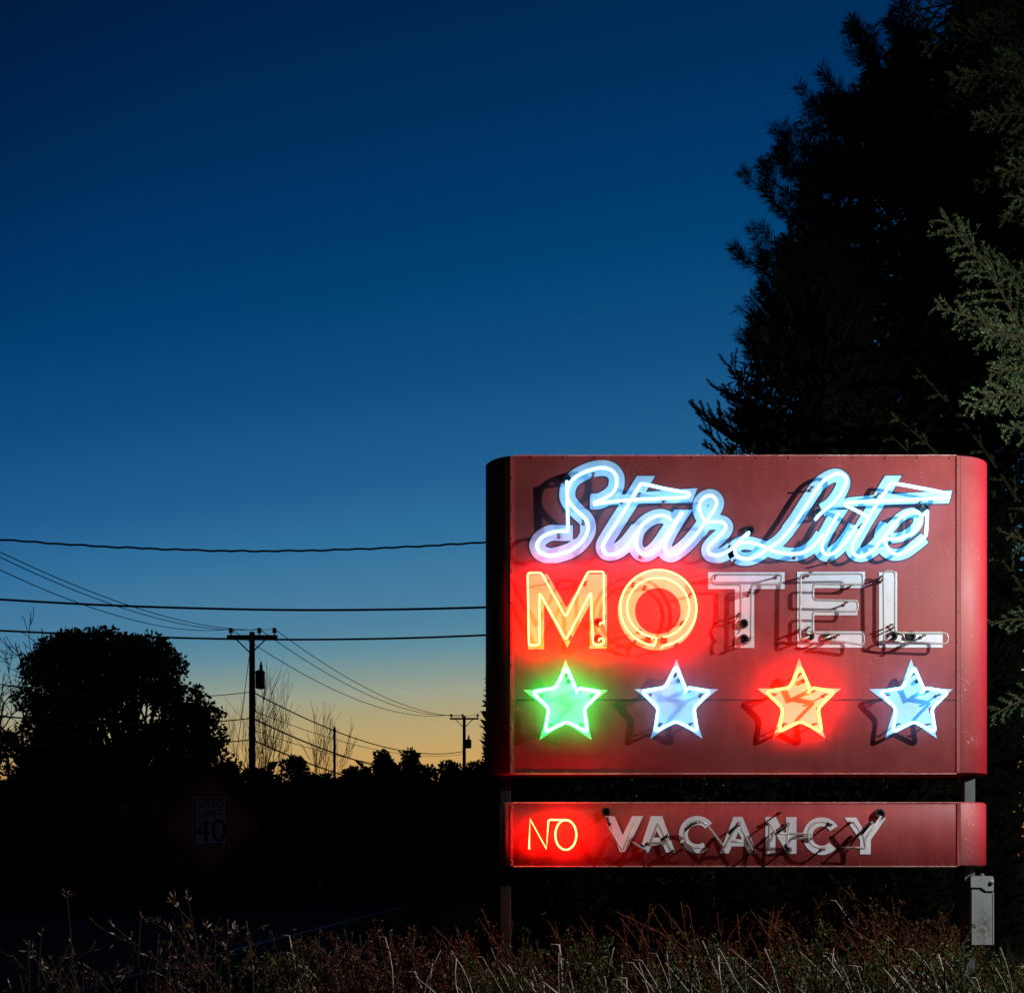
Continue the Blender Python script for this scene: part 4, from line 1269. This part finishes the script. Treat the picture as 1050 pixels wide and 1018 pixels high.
# lit hemlock sprays: boughs given by base and tip, drooping flat sprays
def hemlock():
    rng = np.random.default_rng(77)
    Yt = 11.2
    b = P(1165, 0, Yt); b.z = 0
    root = empty('hemlock_tree', b)
    tag(root, 'hemlock with flash-lit green drooping sprays at the right picture edge', 'tree')
    mb = MB(); mb.tube([b + Vector((0, 0, -.2)), Vector((b.x, Yt, 5)), Vector((b.x, Yt, 11))], [.2, .15, .05], 10); mb.build('trunk', M['bark'], root, smooth=True)
    bm_ = MB(); C, A, S = [], [], []
    def spray(base, tip, Y0, Y1, n_side, side_len, bow=.12, dens=1.0, nleaf=.034):
        p0, p1 = P(*base, Y0), P(*tip, Y1)
        L = (p1 - p0).length
        path = []
        for i in range(9):
            t = i / 8
            p = p0.lerp(p1, t); p.z += bow * L * math.sin(math.pi * t); path.append(p)
        bm_.tube([Vector((b.x, Yt, p0.z + .25))] + path, [.028] + [.018 * (1 - .8 * i / 8) + .003 for i in range(9)], 5)
        for k in range(n_side):
            t = (k + rng.uniform(.1, .9)) / n_side
            i = min(7, int(t * 8)); p = path[i].lerp(path[i + 1], t * 8 - i)
            dm = (path[i + 1] - path[i]).normalized()
            sgn = 1 if k % 2 == 0 else -1
            flat = Vector((dm.z, 0, -dm.x)) * sgn * .8 + Vector((-.25, float(rng.normal()) * .25, -.10))
            td = (dm * .75 + flat).normalized()
            l2 = side_len * (1.1 - .75 * t) * float(rng.uniform(.55, 1.15))
            e = p + td * l2; mid = p.lerp(e, .55) + Vector((0, 0, .05 * l2))
            bm_.tube([p, mid, e], [.006, .005, .003], 3)
            tw = [p, mid, e]
            def leaves_on(q0, q1, q2, m_):
                for j in range(m_):
                    tt = (j + rng.uniform()) / m_
                    x = q0.lerp(q1, tt * 2) if tt < .5 else q1.lerp(q2, tt * 2 - 1)
                    d = (q2 - q0).normalized()
                    sd = Vector((d.z, float(rng.normal()) * .4, -d.x)).normalized() * (1 if j % 2 else -1)
                    C.append(np.array([tuple(x)])); A.append(np.array([tuple(d * .9 + sd * .7 + Vector(rng.normal(size=3)) * .14)])); S.append(np.array([nleaf * rng.uniform(.6, 1.2)]))
            leaves_on(p, mid, e, max(6, int(l2 / .0060 * dens)))
            for s_ in range(int(l2 / .11)):
                t3 = rng.uniform(.2, .9); x = p.lerp(mid, t3 * 2) if t3 < .5 else mid.lerp(e, t3 * 2 - 1)
                sd = Vector((td.z, float(rng.normal()) * .3, -td.x)).normalized() * (1 if s_ % 2 else -1)
                e3 = x + (td * .7 + sd * .7).normalized() * l2 * float(rng.uniform(.2, .38))
                leaves_on(x, x.lerp(e3, .5), e3, max(3, int((e3 - x).length / .011 * dens)))
        # leading tip
        for j in range(int(L / .014)):
            tt = rng.uniform(.3, 1); i = min(7, int(tt * 8)); x = path[i].lerp(path[i + 1], tt * 8 - i)
            d = (path[i + 1] - path[i]).normalized()
            C.append(np.array([tuple(x)])); A.append(np.array([tuple(d + Vector(rng.normal(size=3)) * .6)])); S.append(np.array([nleaf * rng.uniform(.6, 1.2)]))
    sp = [((1075, 400), (968, 226), 10.4, 9.6, 32, .50, .10), ((1085, 330), (1000, 262), 10.6, 10.0, 18, .36, .10), ((1090, 410), (1015, 385), 10.4, 9.6, 18, .36, .12), ((1085, 360), (985, 340), 10.8, 10.0, 18, .34, .10), ((1085, 392), (958, 315), 10.4, 9.5, 24, .36, .08),
          ((1090, 440), (992, 418), 10.2, 9.3, 26, .36, .14), ((1095, 380), (1010, 345), 10.1, 9.3, 22, .36, .10), ((1100, 470), (1030, 440), 10.2, 9.5, 16, .3, .1),
          ((1100, 60), (948, 48), 10.6, 10.4, 26, .42, .10), ((1100, 100), (975, 82), 10.4, 10.0, 24, .40, .10), ((1100, 140), (1000, 125), 10.2, 9.8, 22, .38, .12), ((1100, 20), (935, 12), 10.8, 10.6, 24, .42, .08), ((1100, 190), (1030, 178), 10.0, 9.6, 18, .34, .12), ((1110, 10), (1000, 30), 10.4, 10.0, 22, .38, .1), ((1100, 230), (1040, 205), 10.0, 9.6, 14, .3, .12), ((1100, 100), (1025, 60), 10.0, 9.7, 20, .36, .1), ((1100, 150), (1020, 165), 11.0, 10.4, 18, .35, .12), ((1095, 90), (985, 95), 11.6, 11.2, 22, .40, .12), ((1080, 40), (940, 22), 12.6, 12.4, 26, .45, .10),
          ((1080, 120), (960, 118), 12.4, 12.2, 22, .42, .14), ((1100, 240), (1025, 228), 10.8, 10.2, 16, .3, .12), ((1090, 30), (1005, 60), 11.4, 11.0, 20, .38, .1),
          ((1090, 195), (1000, 190), 11.6, 11.2, 16, .32, .12), ((1085, 0), (960, -10), 12.6, 12.6, 22, .45, .1),
          ((1090, 600), (1026, 545), 11.6, 11.2, 9, .22, .12), ((1090, 660), (1018, 640), 11.0, 10.6, 11, .28, .14), ((1090, 725), (1016, 735), 10.8, 10.4, 12, .30, .12),
          ((1060, 540), (940, 378), 13.0, 12.8, 14, .26, .05), ((1060, 580), (900, 412), 12.8, 12.6, 16, .26, .05), ((1060, 620), (915, 448), 12.6, 12.4, 16, .28, .05)]
    for s_ in sp: spray(*s_)
    bm_.build('boughs', M['hemtwig'], root)
    cs, ax, ln = np.concatenate(C), np.concatenate(A), np.concatenate(S)
    leaf_mesh('sprays', cs, ax, ln, .0115, M['hemlock'], root, rng=rng)
hemlock()

# ================================================================== BRUSH AND WEEDS
def stem_curve(b, tip, rng, bend=.1, n=5):
    b, tip = Vector(b), Vector(tip)
    L = (tip - b).length
    off = Vector((float(rng.normal()), float(rng.normal()) * .5, float(rng.normal()) * .3)) * bend * L
    return [b.lerp(tip, i / n) + off * math.sin(math.pi * i / n) * (.4 + .6 * i / n) for i in range(n + 1)]

def shrub(u, Y, vtop, wpx, seed, label, leaf, stems, pale, leaf_n, ls, group, name='shrub', lean=-.3, cat='shrub', twigm='twig', thin=.0045):
    rng = np.random.default_rng(seed)
    b = P(u, 0, Y); b.z = 0
    root = empty(name, b)
    tag(root, label, cat, group)
    h = P(0, vtop, Y).z; w = wpx * Y / F / 2
    mb = MB(); C, A = [], []
    for k in range(stems):
        bx = b + Vector((float(rng.uniform(-.5, .5)) * w, float(rng.uniform(-.3, .3)), 0))
        t = bx + Vector((float(rng.uniform(-1, 1)) * w * .8 + lean * h * .25, float(rng.normal()) * .22, h * float(rng.uniform(.62, 1.0))))
        pts = stem_curve(bx, t, rng, .17, 7)
        mb.tube(pts, [thin * 2.0 * (1 - .7 * i / 7) + .0012 for i in range(8)], 4)
        for q in range(int(rng.integers(3, 7))):
            i = int(rng.integers(3, 7)); p = pts[i]
            d = (pts[i + 1] - pts[i]).normalized() + Vector((float(rng.normal()) * .6, float(rng.normal()) * .4, float(rng.uniform(0, .5))))
            e = p + d.normalized() * float(rng.uniform(.10, .28))
            mb.tube([p, p.lerp(e, .5) + Vector((0, 0, .01)), e], [thin, thin * .7, .0012], 3)
            for j in range(leaf_n):
                C.append(tuple(p.lerp(e, float(rng.uniform(.1, 1))) + Vector(rng.normal(size=3)) * .012)); A.append(tuple(d + Vector(rng.normal(size=3)) * .9))
        for j in range(leaf_n * 2):
            tt = float(rng.uniform(.45, 1)); i = min(6, int(tt * 7))
            C.append(tuple(pts[i].lerp(pts[i + 1], tt * 7 - i) + Vector(rng.normal(size=3)) * .012)); A.append(tuple((pts[i + 1] - pts[i]).normalized() + Vector(rng.normal(size=3)) * .9))
    mb.build('twigs', M[twigm], root)
    if C:
        n = len(C)
        leaf_mesh('leaves', C, A, rng.uniform(ls * .6, ls * 1.4, size=n), ls * .42, M[leaf], root, rng=rng)
    for k in range(pale):
        bx = b + Vector((float(rng.uniform(-.9, .9)) * w, float(rng.uniform(-.45, .05)), h * .35))
        hh = h * float(rng.uniform(.78, 1.0))
        slant = float(rng.uniform(-.60, .02))
        t = Vector((bx.x + slant, bx.y + float(rng.normal()) * .10, hh * (1 - .12 * abs(slant))))
        pts = stem_curve(bx, t, rng, .10, 8)
        if rng.uniform() < .35:      # snapped top that hooks over
            pts.append(pts[-1] + Vector((-.05, -.01, .004)))
        r0 = float(rng.choice([.0024, .003, .0038, .0048, .0080]))
        mb = MB(); mb.tube(pts, [r0 * (1 - .25 * i / len(pts)) for i in range(len(pts))], 6)
        mb.build('dry_stem', M['paletwig'], root, smooth=True)

g1 = 'shrubs along the bottom in front of the sign'
SH = [(300, 6.0, 962, 70, 'green leafy shrub at the left end of the shrub row'),
      (352, 6.3, 952, 80, 'reddish leafy shrub second from the left end of the shrub row'),
      (415, 6.4, 946, 90, 'rust flecked shrub left of the left sign post'),
      (478, 6.6, 948, 80, 'shrub with pale hooked stem just left of the left sign post'),
      (540, 6.4, 962, 90, 'green shrub in front of the left sign post'),
      (605, 6.3, 960, 90, 'shrub with pale cut stems below the NO lettering'),
      (672, 6.2, 962, 90, 'shrub of long pale stems below the letter V'),
      (735, 6.2, 958, 90, 'shrub of tangled pale stems below the first letter C'),
      (800, 6.2, 952, 90, 'tall stemmed shrub below the letter N'),
      (865, 6.2, 955, 90, 'shrub with slanting pale stems below the letter Y'),
      (925, 6.3, 962, 80, 'green shrub left of the electrical box'),
      (985, 6.3, 962, 80, 'shrub in front of the electrical box'),
      (1003, 7.3, 966, 56, 'low shrub hiding the foot of the right sign post'),
      (1045, 6.3, 975, 70, 'shrub at the lower right corner of the picture')]
for i, (u, Y, vt, w, lab) in enumerate(SH):
    red = i in (1, 2, 3)
    shrub(u, Y, vt, w, 300 + i, lab, 'redleaf' if red else 'shrubleaf', 26, 3 if i < 4 else 9, 34, (.018 if red else .024), g1, twigm='bark' if red else 'twig')

g2 = 'brown brush behind and below the sign'
BR = [(445, 9.2, 925, 110, 'dim brown brush left of the left sign post'), (530, 9.0, 906, 110, 'dim red lit brush behind the left sign post'), (610, 9.0, 902, 110, 'red tinted brush below the NO lettering'),
      (690, 9.0, 906, 110, 'brown arching brush below the letters VA'), (765, 9.0, 904, 110, 'brown arching brush below the letters CA'),
      (840, 9.0, 900, 110, 'tallest brown brush below the letters CY'), (915, 9.0, 906, 110, 'brown brush left of the right sign post'), (985, 9.4, 935, 90, 'dim brush behind the electrical box')]
for i, (u, Y, vt, w, lab) in enumerate(BR):
    shrub(u, Y, vt, w, 400 + i, lab, 'brushleaf', 60, 1, 10, .030, g2, 'brush', -1.0, 'brush', 'redtwig', .0032)
# nearer slope of brush between the shrubs and the sign
BR2 = [(560, 7.3, 930, 120, 'dark red weedy brush in front of the left sign post foot'), (660, 7.3, 934, 120, 'dry weedy brush in front of the sign below the letter A'),
       (760, 7.2, 926, 120, 'dry weedy brush in front of the sign below its middle'), (850, 7.2, 928, 120, 'dry weedy brush in front of the sign below the last letters'), (940, 7.3, 938, 100, 'dry weedy brush in front of the right sign post foot')]
for i, (u, Y, vt, w, lab) in enumerate(BR2):
    shrub(u, Y, vt, w, 440 + i, lab, 'brushleaf', 34, 0, 6, .024, g2, 'brush', -1.0, 'brush', 'redtwig', .0032)

def weed(u, Y, vtop, seed, label, lean=0.0, nb=6, podn=5):
    rng = np.random.default_rng(seed)
    b = P(u, 0, Y); b.z = 0
    root = empty('dry_weed', b)
    tag(root, label, 'weed', 'dry weeds at the lower left')
    h = P(0, vtop, Y).z
    mb = MB(); C, A, S = [], [], []
    main = stem_curve(b, b + Vector((lean * h * .3, 0, h)), rng, .05, 9)
    mb.tube(main, [.007 * (1 - .75 * i / 9) + .001 for i in range(10)], 5)
    ends = [(main[-1], (main[-1] - main[-2]).normalized())]
    for k in range(nb):
        i = int(rng.integers(4, 9)); p = main[i]
        d = Vector((float(rng.choice([-1, 1])) * float(rng.uniform(.3, .9)), float(rng.normal()) * .3, float(rng.uniform(.4, 1)))).normalized()
        e = p + d * float(rng.uniform(.12, .32)); e.z = min(e.z, h * .995)
        pts = stem_curve(p, e, rng, .10, 4)
        mb.tube(pts, [.0042, .0036, .003, .0024, .0016], 4)
        ends.append((e, (pts[-1] - pts[-2]).normalized()))
        for q in range(2):
            x = pts[int(rng.integers(1, 4))]; dd = (d + Vector(rng.normal(size=3)) * .6).normalized(); e2 = x + dd * .07
            mb.tube([x, e2], [.0025, .0014], 3); ends.append((e2, dd))
    mb.build('stalk', M['bark'], root)
    for e, d in ends:
        for j in range(podn):
            C.append(tuple(e - d * float(rng.uniform(0, .06)))); A.append(tuple(d + Vector(rng.normal(size=3)) * .55)); S.append(float(rng.uniform(.018, .045)))
    leaf_mesh('foliage_or_pods', C, A, np.array(S), .009, M['pod'], root, rng=rng)  # leaf-shaped quads that stand for the dry seed pods
WD = [(20, 5.0, 965, 'leaning dry weed at the lower left corner', .1), (60, 5.2, 950, 'dry weed with drooping pods right of the corner weed', -.2), (92, 5.2, 912, 'tall forked dry weed carrying one bright pod at its top', -.25),
      (128, 5.4, 938, 'dry weed with a curving upright fork', .2), (150, 5.0, 956, 'dry weed topped by a pair of pale pods', .15), (196, 5.6, 914, 'dense reddish dry weed below the road sign', -.05),
      (212, 5.2, 948, 'dry weed with rusty leaves right below the road sign', .1), (246, 5.2, 945, 'dry weed with split pale pods near the road edge line', -.15), (262, 5.0, 985, 'low dry weed left of the shrub row', .1), (120, 4.9, 985, 'low weed with pale pods in the bottom left foreground', 0)]
for i, (u, Y, vt, lab, ln_) in enumerate(WD):
    weed(u, Y, vt, 500 + i, lab, ln_, 9 if i in (5, 6) else 6, 7 if i in (5, 6) else 4)
shrub(205, 5.5, 940, 70, 520, 'rusty leaved low shrub among the dry weeds below the road sign', 'redleaf', 22, 0, 8, .020, 'shrubs among the dry weeds', twigm='bark')
shrub(110, 5.0, 985, 110, 521, 'low rusty shrub among the dry weeds near the left corner', 'redleaf', 18, 0, 6, .020, 'shrubs among the dry weeds', twigm='bark')
shrub(20, 5.0, 990, 90, 522, 'low shrub at the very left bottom corner', 'redleaf', 14, 0, 6, .020, 'shrubs among the dry weeds', twigm='bark')

# uncountable dry grass
def grass():
    rng = np.random.default_rng(9)
    n = 26000
    Y = rng.uniform(4.6, 13, size=n)
    u = rng.uniform(-40, 1090, size=n)
    x = (u - U0) / F * Y
    keep = x > (-5.9 + 0.026 * (Y - 14) + .9)
    x, Y = x[keep], Y[keep]; n = len(x)
    cs = np.stack([x, Y, np.zeros(n)], 1)
    ax = np.stack([rng.normal(-.12, .3, n), rng.normal(0, .25, n), np.ones(n)], 1)
    L = rng.uniform(.3, .95, size=n) * np.where(x > -1.4, 1.0, .45)
    o = leaf_mesh('tall_grass', cs, ax, L, .010, M['grass'], None, (0, 0, 0), rng=rng)
    tag(o, 'dark dry grass covering the verge below the sign', 'grass', kind='stuff')
grass()

# ================================================================== SKY, LIGHT, CAMERA
def s2l(c):
    return tuple((x / 255 / 12.92) if x / 255 <= .04045 else ((x / 255 + .055) / 1.055) ** 2.4 for x in c)
world = bpy.data.worlds.new('World')
SC.world = world
world.use_nodes = True
nt = world.node_tree
nt.nodes.clear()
out = nt.nodes.new('ShaderNodeOutputWorld')
bg = nt.nodes.new('ShaderNodeBackground')
tc = nt.nodes.new('ShaderNodeTexCoord')
sep = nt.nodes.new('ShaderNodeSeparateXYZ')
nt.links.new(tc.outputs['Generated'], sep.inputs[0])
sky_stops = [(0.0, (140, 74, 26)), (0.05, (190, 130, 64)), (0.092, (206, 162, 95)), (0.106, (199, 163, 102)), (0.125, (187, 164, 113)), (0.144, (175, 162, 122)),
             (0.163, (159, 163, 140)), (0.182, (133, 154, 147)), (0.206, (100, 144, 158)), (0.23, (80, 132, 160)), (0.311, (51, 114, 157)), (0.369, (35, 97, 145)),
             (0.466, (17, 79, 128)), (0.562, (2, 66, 113)), (0.659, (0, 55, 103)), (0.724, (0, 48, 92)), (0.852, (0, 39, 79)), (0.94, (0, 33, 69)), (1.0, (0, 29, 62))]
glow = Vector((math.sin(R(15)), math.cos(R(15)), 0))
dp = nt.nodes.new('ShaderNodeVectorMath'); dp.operation = 'DOT_PRODUCT'
nt.links.new(tc.outputs['Generated'], dp.inputs[0]); dp.inputs[1].default_value = glow
height = math_node(nt, 'DIVIDE', sep.outputs['Z'], math_node(nt, 'MAXIMUM', dp.outputs['Value'], 0.06))
rp = ramp(nt, height, [(p, s2l(c_)) for p, c_ in sky_stops])
# the afterglow fades away from the place where the sun went down
az = ramp(nt, dp.outputs['Value'], [(0.0, (.04, .05, .08)), (0.45, (.36, .42, .52)), (0.70, (.84, .89, .96)), (0.93, (1, 1, 1)), (1.0, (1.02, 1.02, 1.02))])
west = mixc(nt, 1.0, rp.outputs[0], az.outputs[0], 'MULTIPLY')
east = ramp(nt, sep.outputs['Z'], [(0.0, (.026, .019, .020)), (0.2, (.022, .016, .019)), (0.5, (.008, .012, .03)), (1.0, (0, .006, .02))])
back = ramp(nt, dp.outputs['Value'], [(0.0, (1, 1, 1)), (0.25, (0, 0, 0))])
nt.links.new(mixc(nt, back.outputs[0], west, east.outputs[0]), bg.inputs['Color'])
bg.inputs['Strength'].default_value = 1.0
nt.links.new(bg.outputs[0], out.inputs[0])

# the photographer's strobe, high on the right, that throws the tubes' hard shadows to the lower left
ld = bpy.data.lights.new('strobe', 'SPOT')
ld.energy = 1430
ld.color = (1.0, 0.98, 0.95)
ld.shadow_soft_size = 0.02
ld.spot_size = R(166); ld.spot_blend = 0.75
lo = bpy.data.objects.new('strobe', ld)
lo.location = (5.6, 5.6, 4.7)
aim = Vector((2.2, 8.0, 3.0)) - Vector(lo.location)
lo.rotation_euler = aim.to_track_quat('-Z', 'Y').to_euler()
COL.objects.link(lo)

cd = bpy.data.cameras.new('camera')
cd.sensor_width = 36; cd.sensor_fit = 'HORIZONTAL'
cd.lens = 36 * F / 1050
cd.shift_x = (525 - U0) / 1050
cd.shift_y = (V0 - 509) / 1050
cd.clip_start = .05; cd.clip_end = 3000
co = bpy.data.objects.new('camera', cd)
co.location = (0, 0, CAMZ); co.rotation_euler = (R(90), 0, 0)
COL.objects.link(co)
SC.camera = co

vs_ = SC.view_settings
vs_.view_transform = 'Standard'; vs_.look = 'None'; vs_.exposure = 0; vs_.gamma = 1; vs_.use_curve_mapping = False
SC.render.engine = 'CYCLES'
SC.cycles.use_denoising = True
SC.cycles.max_bounces = 5
SC.cycles.sample_clamp_indirect = 3
